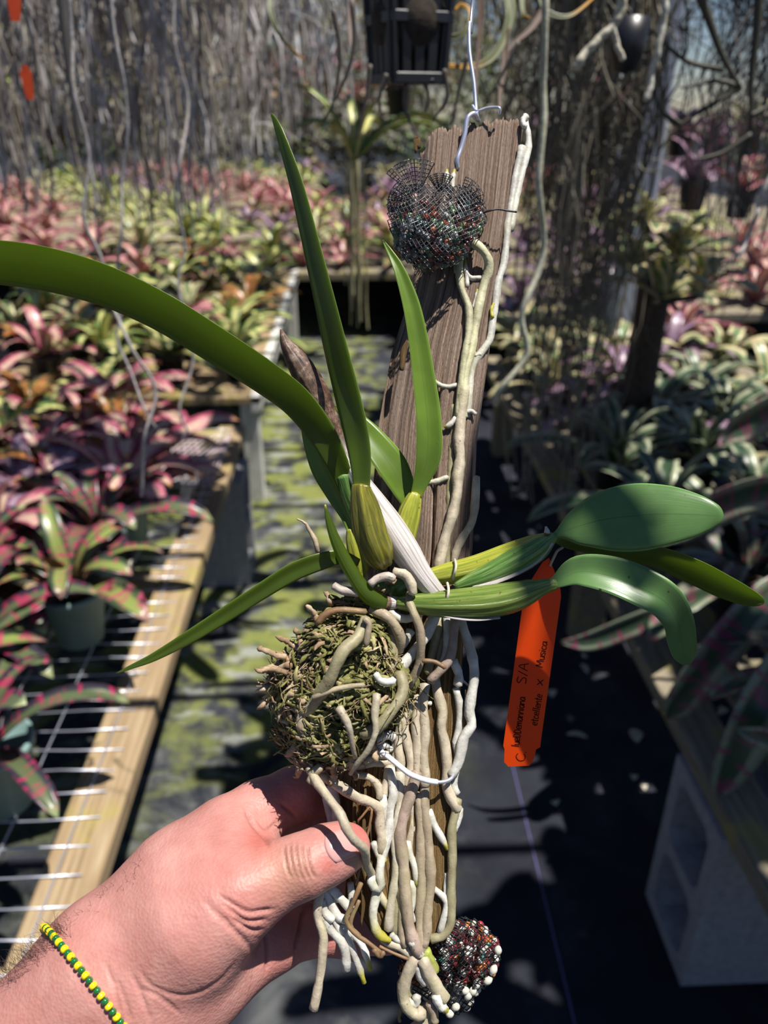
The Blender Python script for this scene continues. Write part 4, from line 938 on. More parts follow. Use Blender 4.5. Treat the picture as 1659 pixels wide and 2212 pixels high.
# new growth
bulb([(702, 1090, .268, 1.5), (709, 1120, .2685, 7), (722, 1160, .269, 11), (740, 1200, .270, 14), (765, 1245, .271, 15.5), (790, 1280, .272, 18), (812, 1296, .2735, 18), (828, 1302, .275, 17)], 'leaf', 0, 0, 30, 20, 'new_shoot')
bulb([(826, 1302, .2755, 14), (842, 1302, .277, 15), (858, 1302, .278, 13)], 'sheath', 0, 0, 8, 16, 'shoot_collar')
# bulbs to the right
bulb([(925, 1248, .286, 18), (965, 1240, .285, 23), (1030, 1225, .284, 26), (1100, 1198, .283, 25), (1150, 1175, .282, 19), (1180, 1160, .2815, 10)], 'bulb_yellow', 8, .05)
bulb([(985, 1268, .280, 10), (1020, 1256, .279, 18), (1065, 1238, .278, 24), (1120, 1210, .277, 28), (1160, 1186, .276, 25), (1183, 1168, .2755, 17), (1198, 1158, .275, 9)], 'bulb_dark', 11, .06)
bulb([(860, 1302, .277, 13), (885, 1303, .276, 18), (930, 1305, .2745, 25), (990, 1304, .273, 31), (1050, 1300, .272, 34), (1105, 1290, .271, 32), (1145, 1277, .2705, 25), (1163, 1271, .270, 19), (1182, 1265, .270, 15), (1200, 1262, .270, 12)], 'bulb_green', 10, .055, 40)
bulb([(1178, 1158, .2745, 4), (1182, 1150, .274, 7), (1179, 1138, .274, 2)], 'sheath', 0, 0, 8, 10, 'dry_tip')
V, Fc, U = view_leaf([(1000, 1285, .2765, 3), (1050, 1262, .2755, 10, 40), (1110, 1238, .2745, 11, 45), (1160, 1208, .274, 9, 40), (1192, 1172, .2735, 5, 20)], 26, 5, .3, .0008); obj('dry_sheath', V, Fc, MT['sheath'], orc, uv=U * [1, .5] + [0, .5])
V, Fc, U = view_leaf([(930, 1320, .2725, 2), (980, 1334, .2705, 5, 50), (1030, 1338, .270, 6, 55), (1080, 1334, .270, 3, 50)], 18, 5, .3, .0008); obj('dry_sheath', V, Fc, MT['sheath'], orc, uv=U * [1, .5] + [0, .5])
# bulb joints
for (x, y, d, r, bl_) in ((966, 1285, .2735, 26, PB_[5]), (982, 1232, .283, 24, PB_[3])):
    pth = [P(x + 3 * math.sin(k), y - r + 2 * r * k / 5, d - .0042 * math.sin(k * math.pi / 5)) for k in range(6)]
    wirep(pth, .0005, 'node_ring', bl_, 'dead', 14, 5)
leaf([(1192, 1160, .2755, 6), (1206, 1153, .275, 10), (1242, 1140, .273, 38, 12), (1300, 1124, .270, 64, 14), (1370, 1115, .267, 74, 14), (1440, 1111, .2645, 66, 12), (1500, 1112, .2625, 49, 8), (1540, 1114, .2615, 30), (1557, 1116, .261, 16), (1563, 1117, .261, 3)], 'leaf_blue', n=60, m=13, cup=-.12)
leaf([(1196, 1162, .280, 7), (1230, 1175, .280, 10, -20), (1320, 1186, .2785, 16, -42), (1420, 1196, .2765, 25, -48), (1500, 1226, .2745, 30, -48), (1570, 1262, .2725, 28, -46), (1620, 1288, .2715, 20, -40), (1642, 1299, .271, 11, -20), (1650, 1303, .271, 2)], 'leaf', n=50, cup=.3)
leaf([(1188, 1264, .270, 9), (1205, 1256, .2695, 15, 8), (1250, 1236, .268, 32, 14), (1320, 1246, .2655, 40, 16), (1390, 1274, .263, 42, 14), (1436, 1300, .2618, 39, 8), (1464, 1340, .2625, 32, 0), (1473, 1385, .2655, 29, 0), (1478, 1414, .268, 22, 0), (1483, 1434, .2695, 7, 0)], 'leaf_blue', n=60, m=11, cup=.42)
# tuft of rhizome bracts
Rb = random.Random(8)
for i in range(11):
    x, y = Rb.uniform(770, 880), Rb.uniform(1235, 1315); a = Rb.uniform(0, 6.28)
    V, Fc, U = view_leaf([(x, y, .281, 5), (x + 9 * math.cos(a), y + 9 * math.sin(a), .2785, 7, 30), (x + 20 * math.cos(a), y + 20 * math.sin(a), .2775, 2, 50)], 8, 5, .8, .0007); obj('bract', V, Fc, MT['chaff'], orc, uv=U)
bulb([(850, 1285, .285, 12), (862, 1270, .283, 18), (880, 1262, .283, 16), (905, 1262, .285, 12)], 'bulb_dark', 6, .03, 14, 18, 'rhizome')
bulb([(800, 1260, .286, 10), (840, 1265, .286, 20), (900, 1270, .287, 20), (950, 1262, .287, 14)], 'bulb_dark', 0, 0, 14, 18, 'rhizome')

# ------------------------------------------------------------------ roots (traced)
CW, CT, CC, CG, CB, CN = (.60, .59, .54), (.36, .29, .20), (.50, .43, .32), (.31, .28, .16), (.33, .25, .20), (.20, .11, .05)
ZS = {0: (0, 0, 1.0), 1: (550, 200, 2.552), 2: (550, 850, 2.37), 3: (550, 1250, 2.37), 4: (550, 1650, 2.37)}
RR = np.random.RandomState(17)
def root(z, pts, r, col=CW, off=0.0, tip=1.0, n=None, depth=None, taper=1.0, name='root'):
    """z: trace frame, r: radius px, off: extra lift (m) off the plank"""
    ox, oy, s = ZS[z]; px = [(ox + a / s, oy + b / s) for a, b in pts]
    if depth is None:
        offs = np.broadcast_to(np.asarray(off, float), (len(px),))
        w = np.array([ON(x, y, r * .28 / F * .75 + o) for (x, y), o in zip(px, offs)])
    else:
        dd = np.broadcast_to(np.asarray(depth, float), (len(px),)); w = np.array([P(x, y, d) for (x, y), d in zip(px, dd)])
    L = np.linalg.norm(np.diff(w, axis=0), axis=1).sum(); n = n or int(np.clip(L / .0022, 8, 90))
    pth = crom(w, n); rm = r * np.linalg.norm(w.mean(0) - CAM) / F * .98
    k = np.arange(n)
    rr = rm * (1 + .07 * np.sin(k * .9 + RR.rand() * 6) + .05 * np.sin(k * 2.3 + RR.rand() * 6) + .03 * RR.randn(n)) * np.linspace(1, taper, n)
    if tip < 1: rr = rr * np.clip((n - k) / 3.0, .55, 1)
    V, Fc, U = tube(pth, rr, 10, jitter=.02, rs=RR); o = obj(name, V, Fc, MT['root'], orc, uv=U)
    j = 1 + RR.uniform(-.1, .1); o.color = (min(1, col[0] * j), min(1, col[1] * j), min(1, col[2] * j), tip); return o
YG = (.52, .50, .32)
root(1, [(1195, 820), (1250, 862), (1288, 920), (1288, 985), (1263, 1060), (1240, 1160), (1215, 1290), (1198, 1400), (1170, 1510), (1152, 1620), (1145, 1720), (1150, 1790)], 10, YG, [.006, .006, .004, .002, .001, .001, 0, 0, .001, .001, .001, .001])
root(2, [(1072, -40), (1062, 60), (1052, 160), (1046, 260), (1052, 330), (1040, 430), (1035, 520), (1008, 640), (975, 740), (938, 900)], 12, CC, .0015)
root(1, [(1152, 880), (1128, 950), (1138, 1070), (1178, 1180), (1182, 1290), (1168, 1400), (1150, 1510), (1136, 1640), (1120, 1787)], 8, YG, .002)
root(2, [(1025, 60), (1012, 280), (1000, 470), (1000, 620), (984, 760), (986, 900)], 9, CG, -.001)
root(1, [(1475, 300), (1445, 430), (1418, 590), (1395, 730), (1385, 850), (1370, 960), (1345, 1030), (1332, 1130), (1312, 1260), (1297, 1360), (1250, 1432), (1205, 1500), (1188, 1600), (1172, 1790)], 8, CW, -.0015)
root(1, [(1482, 140), (1505, 220), (1508, 310), (1478, 430), (1450, 540), (1432, 640), (1410, 760)], 7, CW, -.002)
root(1, [(1498, 128), (1478, 160), (1490, 190)], 6, CW, 0)
root(1, [(1440, 560), (1400, 740), (1380, 900), (1355, 1010), (1325, 1180), (1300, 1320)], 6, CW, -.0015)
root(1, [(1160, 920), (1166, 985), (1192, 1022), (1248, 1020)][::-1], 5.5, CW, .001, 0)
root(1, [(1172, 1070), (1170, 1000), (1158, 930)], 5, CW, .001, 0)
root(1, [(1205, 1190), (1222, 1130), (1228, 1085)], 4.5, CW, .001, 0)
root(1, [(1108, 930), (1112, 985), (1140, 1005)], 5, CW, .001)
root(1, [(1115, 1612), (1070, 1622), (1020, 1612), (985, 1578)], 5.5, CW, .001, 0)
root(1, [(1312, 1240), (1305, 1200), (1318, 1160)], 4, (.5, .45, .05), .0005, 0)
root(1, [(1245, 1440), (1215, 1450), (1208, 1425)], 4.5, CW, .0)
root(1, [(1062, 520), (1058, 470), (1060, 425)], 5, CW, .001, 0)
root(1, [(1090, 540), (1092, 480), (1102, 425)], 5, CW, .001, 0)
root(2, [(1030, 125), (1000, 160), (972, 172)], 6, CW, .002, 0)
root(2, [(1085, 95), (1110, 90), (1132, 106)], 5, CW, .001)
root(2, [(880, 455), (930, 450), (988, 428)], 6, CW, .001)
root(2, [(1135, 425), (1128, 560), (1112, 660), (1065, 735), (1035, 800), (1018, 870)], 9, CC, .0005)
# crown roots
root(2, [(800, 1025), (792, 1062), (815, 1125), (845, 1200), (852, 1290), (846, 1370), (820, 1440), (790, 1490)], 9.5, CT, [.014, .018, .020, .019, .017, .014, .012, .010])
root(2, [(685, 1112), (740, 1150), (800, 1150), (850, 1118), (880, 1090)], 10, CW, .014)
root(2, [(600, 1108), (650, 1128), (690, 1150), (730, 1210), (748, 1262), (735, 1312)], 12, CT, [.016, .018, .019, .017, .015, .012])
root(3, [(700, 245), (705, 330), (706, 400), (690, 490), (655, 570), (648, 660)], 12, CG, [.014, .014, .014, .015, .015, .013])
root(3, [(930, 170), (905, 235), (860, 320), (795, 400), (755, 450), (735, 520)], 12, CW, [.008, .010, .012, .012, .012, .010])
root(3, [(800, 265), (765, 330), (725, 375), (718, 425)], 9.5, CW, .011)
root(3, [(985, 190), (988, 285), (985, 380), (960, 440)], 10, CW, .006)
root(3, [(1025, 200), (1018, 310), (1000, 405), (950, 470), (895, 525)], 10, CB, .009)
root(3, [(950, 190), (930, 300), (905, 400), (885, 480)], 10, CG, .004)
root(3, [(960, 280), (945, 400), (935, 480)], 9, CG, .003)
root(3, [(1050, 195), (1080, 290), (1112, 390), (1125, 500), (1106, 620), (1100, 690), (1112, 750), (1072, 812), (1058, 880), (1040, 950), (1008, 1005)], 11, CW, .002)
root(3, [(1015, 420), (1045, 490), (1040, 545)], 10, CW, .001)
root(3, [(1028, 560), (1050, 650), (1046, 760), (1030, 840), (1045, 920), (1020, 1040), (1035, 1100)], 8, CW, .0)
root(3, [(925, 510), (935, 580), (962, 680), (955, 760), (975, 850), (985, 950), (980, 1045), (1002, 1115), (1042, 1185)], 11, CC, .001)
root(4, [(1038, 180), (1030, 240), (1010, 330), (1012, 450), (1008, 600), (1006, 720), (1003, 820), (965, 878), (905, 895)], 9, CG, .001)
root(4, [(1050, 225), (1040, 290), (1020, 340)], 8, CW, -.001)
root(3, [(872, 540), (862, 660), (872, 780), (862, 900), (872, 1010), (870, 1060)], 11, CC, .0015)
root(4, [(855, 0), (870, 100), (868, 210), (882, 330), (895, 480), (900, 620), (882, 760), (880, 860), (862, 930)], 11, CT, .001)
root(3, [(835, 600), (826, 740), (836, 850), (832, 950), (838, 1020)], 11, CC, .0012)
root(4, [(832, 40), (815, 100), (788, 190), (760, 280), (745, 370), (760, 480), (766, 580), (776, 700), (792, 830), (812, 900), (845, 975)], 12, CB, .0022)
root(3, [(800, 640), (765, 750), (790, 870), (802, 960), (775, 1080), (780, 1150)], 10, CC, .001)
root(3, [(750, 690), (735, 850), (748, 950), (742, 1060), (748, 1185)], 10, CC, .0008)
root(4, [(745, 40), (748, 160), (738, 260), (718, 400), (728, 540), (706, 670), (692, 760), (685, 850)], 9.5, (.55, .50, .40), .0012)
root(4, [(718, 380), (735, 520), (738, 680), (720, 780), (715, 870)], 9, CG, .0)
root(4, [(838, 150), (850, 350), (850, 500), (856, 620), (846, 750), (846, 850), (860, 950)], 9.5, CT, .0012)
root(4, [(805, 200), (812, 300), (790, 420), (800, 480)], 9, CC, -.0005)
root(4, [(780, 400), (800, 480), (822, 520), (830, 600), (835, 625)], 8, CW, .001, 0)
root(4, [(800, 600), (815, 680), (795, 760), (820, 800)], 8, CW, .0005)
root(4, [(745, 600), (755, 720), (752, 830), (770, 930)], 9, CT, .001)
root(3, [(715, 800), (720, 900), (700, 990), (712, 1100), (720, 1180)], 8, CC, .0)
root(3, [(690, 950), (670, 1050), (660, 1110)], 9, CC, .001)
root(4, [(695, 20), (712, 150), (692, 230), (690, 320), (668, 420), (640, 540), (628, 650), (605, 760), (622, 850), (660, 890), (695, 905)], 9.5, CW, .002, 0)
root(4, [(600, 600), (620, 640), (660, 700), (680, 750)], 7.5, CC, .001, 0)
root(4, [(655, 160), (660, 240), (640, 330), (660, 400), (640, 440)], 9, CW, .002)
root(4, [(610, 400), (625, 450), (650, 485), (672, 495)], 7.5, CW, .003, 0)
root(4, [(510, 58), (580, 66), (630, 110), (642, 175)], 8, CC, .003)
root(4, [(890, 238), (918, 310), (958, 380), (990, 438)], 8, CW, .001, 0)
root(4, [(910, 635), (955, 670), (985, 712), (968, 790), (948, 862)], 7, CW, .001)
root(4, [(985, 560), (978, 640), (985, 720)], 5, CW, 0)
root(4, [(700, 870), (730, 900), (760, 900)], 7, CW, .001)
root(4, [(640, 870), (690, 920), (740, 930), (800, 970), (830, 990)], 10, CC, .0)
root(4, [(800, 900), (830, 940), (850, 980)], 9, CW, .003)
root(4, [(760, 900), (790, 950), (815, 990), (830, 1000)], 12, CT, -.001)
root(3, [(620, 835), (680, 800), (715, 812)], 9.5, CW, .002)
root(3, [(560, 935), (620, 905), (685, 902)], 9, CC, .002)
root(3, [(500, 965), (600, 945), (695, 940)], 9, CC, .001)
root(3, [(640, 870), (670, 850), (700, 880)], 7, CW, .001)
root(3, [(905, 640), (880, 635)], 5, CW, .001)
# across the thumb and along the left edge
root(4, [(340, 55), (420, 105), (520, 170), (600, 200), (642, 240), (640, 320), (652, 400), (640, 450)], 10.5, CC, [.010, .010, .007, .004, .003, .003, .003, .002])
root(4, [(278, 20), (330, 110), (390, 190), (440, 260), (472, 335), (512, 392), (562, 440), (572, 510), (600, 570), (612, 615), (645, 640)], 9.5, CC, depth=[.268, .263, .2585, .2552, .2535, .2545, .260, .268, .2755, .277, .277])
root(4, [(600, 570), (598, 610), (625, 640), (650, 630), (640, 560), (650, 480)], 9, CW, .004)
root(4, [(382, 120), (375, 200), (395, 280), (400, 320)], 11, CW, -.006)
root(4, [(400, 110), (415, 200), (425, 300)], 10, CW, -.004)
# free hanging cluster under the thumb
for pts, r, col, d, tp in (([(335, 640), (322, 740), (325, 800), (352, 880), (346, 980), (335, 1080), (320, 1170), (303, 1255)], 9, CC, .266, 1), ([(345, 640), (390, 720), (430, 785), (490, 800)], 9, CW, .270, 1), ([(385, 632), (440, 690), (500, 750)], 9, CW, .271, 1),
                           ([(355, 770), (385, 850), (440, 905), (465, 970), (470, 1055)], 9, CW, .2685, 1), ([(388, 760), (430, 840), (482, 905), (512, 985), (540, 1060), (562, 1122)], 7.5, CW, .2705, 0), ([(440, 820), (520, 890), (560, 950), (594, 1055)], 7, CW, .2715, 0),
                           ([(420, 640), (400, 700), (420, 760), (470, 870), (500, 900)], 7, CW, .272, 1), ([(490, 610), (495, 680), (480, 740)], 7, CW, .2735, 0), ([(345, 700), (360, 760), (400, 800)], 8, CW, .268, 1), ([(395, 780), (410, 860), (470, 940), (490, 1010)], 6, CW, .2715, 1)):
    root(4, pts, r, col, depth=d, tip=tp)
for pts, r, d in (([(545, 610), (500, 720), (468, 800), (515, 870), (580, 915), (655, 975)], 4.5, .2665), ([(640, 935), (700, 965), (785, 1000)], 3, .268), ([(535, 700), (490, 820), (540, 880)], 4, .267), ([(520, 620), (600, 240), (530, 290)], 2.5, .272), ([(610, 950), (640, 985), (660, 965)], 5, .266), ([(750, 1250), (740, 1300), (745, 1320)], 3, .275)):
    root(4, pts, r, CN, depth=d)
# roots round the lower bag
for pts, r, col, d, tp in (([(830, 985), (795, 1050), (762, 1140), (768, 1225), (825, 1285), (862, 1270)], 11.5, CC, .272, 1), ([(860, 1000), (895, 1080), (935, 1150), (975, 1205)], 13, CC, .271, 1), ([(835, 1030), (850, 1080), (880, 1120)], 10, CW, .272, 1), ([(872, 955), (900, 1010), (918, 1065)], 11, (.30, .34, .06), .273, 1),
                           ([(928, 1180), (948, 1230), (985, 1268)], 9.5, CW, .270, 0), ([(785, 1222), (825, 1225), (828, 1190)], 8.5, CW, .273, 1), ([(890, 1240), (885, 1300), (860, 1345), (800, 1380)], 15, CC, .275, 1), ([(895, 1220), (915, 1270), (920, 1320)], 9, CB, .272, 1), ([(780, 1100), (790, 1180), (800, 1200)], 8, CG, .276, 1)):
    root(4, pts, r, col, depth=d, tip=tp)
# roots over the moss ball
root(3, [(575, 205), (530, 300), (462, 358), (422, 430), (382, 520), (330, 600), (270, 690)], 14, CG, depth=[.262, .259, .256, .2555, .257, .260, .263])
root(3, [(245, 610), (240, 690), (238, 770)], 11, CT, depth=.264)
root(3, [(560, 205), (585, 230), (580, 280), (570, 340)], 7, CT, depth=.258)
root(3, [(740, 480), (760, 560), (735, 630), (680, 700), (630, 760), (550, 800)], 13, CG, depth=[.270, .268, .266, .264, .263, .264])
root(3, [(620, 485), (640, 520), (680, 530), (715, 520)], 8, CW, depth=.262)
root(3, [(625, 590), (615, 700), (620, 780), (580, 880), (530, 940), (490, 1000)], 9, (.40, .36, .26), depth=[.262, .260, .259, .260, .262, .265], taper=.5)
root(3, [(430, 660), (480, 750), (500, 850), (515, 915)], 9, (.38, .33, .25), depth=[.258, .257, .259, .262], taper=.5)
root(3, [(340, 960), (300, 1000), (285, 1040)], 9, CT, depth=.266)
root(3, [(860, 420), (920, 425), (975, 455)], 5, CN, depth=.272)
root(3, [(300, 610), (400, 570), (500, 550), (560, 545)], 6, (.36, .30, .2), depth=.2575)
root(0, [(768, 1235), (735, 1220), (700, 1215)], 8, CT, depth=.284)
root(0, [(687, 1192), (680, 1165), (668, 1145), (660, 1130), (642, 1121)], 7, CT, depth=.287, taper=.3)
root(0, [(720, 1265), (740, 1275), (780, 1280)], 9, (.42, .36, .32), depth=.272, taper=1.2)
root(0, [(800, 1262), (815, 1250), (838, 1245), (850, 1252)], 10, (.55, .47, .40), depth=.270)
root(0, [(850, 1235), (875, 1242), (888, 1262), (892, 1282)], 11, CC, depth=.272)
root(0, [(685, 1350), (700, 1330), (730, 1318), (790, 1322)], 8, CN, depth=.268)

# ------------------------------------------------------------------ moss ball
mb = empty('moss_clump', P(740, 1640, .275), 'fibrous olive-brown moss clump bound to the plank under the orchid crown', 'moss')
mc = P(742, 1490, .281); Rm = np.random.RandomState(4)
V0, F0 = icos((0, 0, 0), 1, 5)
n1 = np.sin(V0[:, 0] * 9 + 1) * np.sin(V0[:, 1] * 8) * np.sin(V0[:, 2] * 7 + 2)
px = .281 / F
def lump(v): return 1 + .13 * np.sin(v[..., 0] * 6 + 1) * np.sin(v[..., 1] * 7) + .08 * np.sin(v[..., 1] * 11 + v[..., 2] * 6 + 2)
base = (V0 * (lump(V0)[:, None] + .03 * Rm.randn(len(V0), 1)))
def moss_pt(v, k=1.0):
    """unit direction in camera axes -> clump surface"""
    ex = np.where(v[..., 0] < 0, 115, 150); ey = np.where(v[..., 1] > 0, 165, 160)
    ex = ex * (1 + .16 * np.sin(v[..., 1] * 5 + 1.2)); skew = 26 * v[..., 1] - 14
    return mc + RIGHT * ((v[..., 0] * ex * k + skew) * px)[..., None] + UP * (v[..., 1] * ey * k * px)[..., None] - FWD * (v[..., 2] * .0195 * k)[..., None]
obj('moss_core', moss_pt(base * .93), F0, MT['moss'], mb)
fl, ch = [], []
for i in range(3600):
    v = nrm(Rm.randn(3)); v[2] = abs(v[2]) * .9 - .15; v = nrm(v)
    if v[0] > .75: continue
    p = moss_pt(v * lump(v), Rm.uniform(.90, 1.03)); out = nrm(p - mc)
    # fibres comb towards the left and down
    dv = nrm(-RIGHT * Rm.uniform(-.2, 1.6) - UP * Rm.uniform(-.45, .6) + out * Rm.uniform(-.35, .12) + Rm.randn(3) * .35)
    dv = nrm(dv - out * np.dot(dv, out) * .85); L = Rm.uniform(.003, .009); k = 4; t = np.linspace(0, 1, k)[:, None]
    C = p + dv * L * t + out * (.001 * np.sin(t * 3)) + Rm.randn(k, 3) * .0004
    tg = nrm(np.gradient(C, axis=0)); sd = nrm(np.cross(tg, out + Rm.randn(3) * .5)); no = np.cross(tg, sd)
    w_ = Rm.uniform(.0004, .0012)
    q = strap(C, sd, no, w_ * np.array([.7, 1, .8, .25]), Rm.uniform(.2, .8), .0003, 3)
    (ch if (Rm.rand() < (.45 if v[0] < -.35 else .18) or v[1] < -.8) else fl).append(q)
for i in range(380):
    v = nrm(Rm.randn(3)); v[2] = abs(v[2]) - .1
    p = moss_pt(nrm(v), 1.0); out = nrm(p - mc); dv = nrm(-RIGHT * Rm.uniform(-.5, 1.4) - UP * Rm.uniform(-.6, 1) + Rm.randn(3) * .4); dv = (dv - out * np.dot(dv, out) * .7) * Rm.uniform(.006, .014)
    pth = crom(np.array([p, p + dv * .5 + Rm.randn(3) * .0015, p + dv + Rm.randn(3) * .002]), 7)
    (ch if Rm.rand() < .4 else fl).append(tube(pth, np.linspace(.0003, .00012, 7), 3, caps=False))
V, Fc, U = join(fl); o = obj('moss_fibres', V, Fc, MT['moss'], mb); o['kind'] = 'stuff'
# stubby dead root ends bristling on the left and below
for i, (x, y, a, L, r) in enumerate([(610, 1440, 190, 60, 8), (600, 1415, 160, 45, 7), (640, 1400, 150, 50, 7), (620, 1470, 200, 70, 7), (605, 1495, 215, 60, 6), (640, 1530, 240, 60, 9), (650, 1390, 110, 40, 7), (660, 1600, 215, 60, 8), (665, 1640, 235, 50, 8), (690, 1650, 255, 45, 9), (720, 1655, 265, 45, 8), (760, 1640, 280, 45, 8), (650, 1560, 200, 50, 7), (690, 1340, 130, 45, 7), (720, 1310, 120, 35, 7), (800, 1600, 290, 50, 8), (740, 1600, 260, 60, 7), (600, 1450, 175, 50, 6), (625, 1430, 140, 40, 6), (630, 1500, 170, 45, 6)]):
    a = math.radians(a); c = [(x + L * f * math.cos(a) + Rm.uniform(-4, 4), y - L * f * math.sin(a) + Rm.uniform(-4, 4)) for f in (-.35, .1, .45, .8, 1.0)]
    d0 = .279 - .012 * Rm.rand()
    pth = crom(np.array([P(xx, yy, d0 + Rm.uniform(-.002, .002)) for xx, yy in c]), 14); V, Fc, U = tube(pth, r * px * np.array([1, 1.1, .9, 1.15, .95, 1, .8, 1.05, .9, .7, .95, .8, .5, .25]), 7, jitter=.1, rs=Rm); ch.append((V, Fc, U))
V, Fc, U = join([(c[0], c[1]) for c in ch]); o = obj('dry_chaff', V, Fc, MT['chaff'], mb); o['kind'] = 'stuff'
# wire tie round the plank
wt = empty('wire_tie', ON(920, 1690, .004), 'bent white-coated wire tie crossing the roots below the moss', 'wire')
ox, oy, s = ZS[3]
wirep([ON(ox + a / s, oy + b / s, o) for a, b, o in ((600, 835, .004), (640, 880, .007), (700, 925, .008), (760, 975, .009), (800, 1003, .009), (870, 1030, .009), (940, 1042, .008), (985, 1035, .007), (1012, 1018, .006), (1016, 1000, .002), (1014, 985, -.010))], .0007, 'tie', wt, n=50)
tie_ = wt.children[0]
V, Fc, U = tube(crom(np.array([ON(ox + a / s, oy + b / s, o) for a, b, o in ((640, 880, .007), (700, 925, .008), (760, 975, .009), (800, 1003, .009), (870, 1030, .009), (935, 1042, .008))]), 30), .0010, 8); obj('coating', V, Fc, simple('white_coating', (.62, .64, .68), .45, .3, 300), tie_)
wirep([ON(ox + a / s, oy + b / s, o) for a, b, o in ((1060, 515, .002), (1075, 530, .001), (1092, 545, -.004))], .0004, 'tie_end', wt, n=8)
# ------------------------------------------------------------------ netted fertiliser bags
PELC = [(.11, .012, .012), (.07, .008, .01), (.26, .05, .012), (.20, .21, .21), (.10, .17, .08), (.17, .26, .12), (.03, .08, .07), (.36, .36, .35), (.05, .05, .05)]
def pel_mats(cols, nm):
    out = []
    for i, c in enumerate(cols):
        N = NT('%s_%d' % (nm, i)); N.col(c); N.set(Roughness=.22, Specular_IOR_Level=.6, Coat_Weight=.3); out.append(N.m)
    return out
def inside(poly, x, y):
    c = False; n = len(poly)
    for i in range(n):
        x0, y0 = poly[i]; x1, y1 = poly[i - 1]
        if (y0 > y) != (y1 > y) and x < (x1 - x0) * (y - y0) / (y1 - y0) + x0: c = not c
    return c
def net_sheet(poly, ang, cell, fn, name, parent, thick=.0005, warp=None, mt='net'):
    """woven netting: square cells of `cell` px turned by ang, kept inside the outline; fn(x, y) -> world point"""
    xs = [p[0] for p in poly]; ys = [p[1] for p in poly]; cx, cy = np.mean(xs), np.mean(ys); R = max(max(xs) - min(xs), max(ys) - min(ys))
    k = int(R / cell) + 2; ca, sa = math.cos(ang), math.sin(ang); V = []; idx = {}; Fc = []
    def vid(i, j):
        if (i, j) not in idx:
            x, y = cx + (i * ca - j * sa) * cell, cy + (i * sa + j * ca) * cell
            if warp: x, y = warp(x, y)
            idx[(i, j)] = len(V); V.append(fn(x, y))
        return idx[(i, j)]
    for i in range(-k, k):
        for j in range(-k, k):
            x, y = cx + ((i + .5) * ca - (j + .5) * sa) * cell, cy + ((i + .5) * sa + (j + .5) * ca) * cell
            if warp: x, y = warp(x, y)
            if inside(poly, x, y): Fc.append((vid(i, j), vid(i + 1, j), vid(i + 1, j + 1), vid(i, j + 1)))
    o = obj(name, np.array(V), Fc, MT[mt], parent)
    m_ = o.modifiers.new('weave', 'WIREFRAME'); m_.thickness = thick; m_.use_even_offset = False; m_.use_boundary = True; m_.use_replace = True
    return o
b1 = empty('fertiliser_bag', ON(940, 590, .004), 'black mesh pouch of coloured fertiliser beads tied to the top of the plank', 'mesh bag')
poly1 = [(843, 420), (860, 405), (900, 398), (935, 402), (970, 398), (1000, 405), (1030, 425), (1050, 455), (1048, 475), (1035, 500), (1015, 530), (1005, 555), (985, 570), (950, 580), (925, 592), (905, 582), (880, 565), (858, 545), (850, 515), (843, 480), (838, 450)]
pc1 = np.mean(poly1, 0)
def bulge1(x, y, k=1.0):
    u, v = (x - 942) / 110, (y - 490) / 105
    h = max(0.0, 1 - u * u - v * v) ** .5
    fold = .0009 * math.sin(x * .11 + y * .05) + .0006 * math.sin(y * .16 - x * .03)
    return ON(x, y, (.004 + .021 * h * k + fold))
net_sheet(poly1, math.radians(-33), 8.6, bulge1, 'netting', b1, warp=lambda x, y: (x + 5 * math.sin(y * .045), y + 5 * math.sin(x * .05)))
net_sheet(poly1, math.radians(-20), 9.2, lambda x, y: ON(x, y, .0022 + .0006 * math.sin(x * .2)), 'netting_back', b1)
# gathered ruffles at the neck
def fan(cx, cy, a0, a1, r0, r1, d, name):
    na_, nr_ = 16, 9; V = []; Fc = []
    for i in range(na_):
        a = math.radians(a0 + (a1 - a0) * i / (na_ - 1))
        for j in range(nr_):
            f = j / (nr_ - 1); r = r0 + (r1 - r0) * f
            V.append(ON(cx + r * math.cos(a), cy - r * math.sin(a), d + (.004 * math.sin(i * 1.5) + .002 * math.sin(i * 3.1)) * f))
    for i in range(na_ - 1):
        for j in range(nr_ - 1):
            a = i * nr_ + j; Fc.append((a, a + 1, a + nr_ + 1, a + nr_))
    o = obj(name, np.array(V), Fc, MT['net'], b1); m_ = o.modifiers.new('weave', 'WIREFRAME'); m_.thickness = .00045; m_.use_even_offset = False; m_.use_boundary = True
fan(900, 425, 62, 142, 10, 82, .012, 'ruffle'); fan(952, 420, 55, 125, 8, 46, .011, 'ruffle'); fan(900, 440, 120, 215, 8, 62, .013, 'ruffle'); fan(985, 440, 0, 70, 10, 62, .005, 'ruffle')
def pellets(parent, pts, rad, cols, nm, seed):
    R = random.Random(seed); mats = pel_mats(cols, nm); V = []; Fc = []; mi = []; o = 0
    for p in pts:
        v, f = icos(p, rad * R.uniform(.75, 1.15), 2, (R.uniform(.85, 1.1), R.uniform(.85, 1.1), R.uniform(.85, 1.1))); V.append(v); Fc += [tuple(i + o for i in q) for q in f]; o += len(v); mi += [R.randrange(len(cols))] * len(f)
    ob_ = obj('fertiliser_pellets', np.vstack(V), Fc, mats, parent); ob_.data.polygons.foreach_set('material_index', mi); ob_.data.update(); ob_['kind'] = 'stuff'; return ob_
Rp = random.Random(2); pts = []
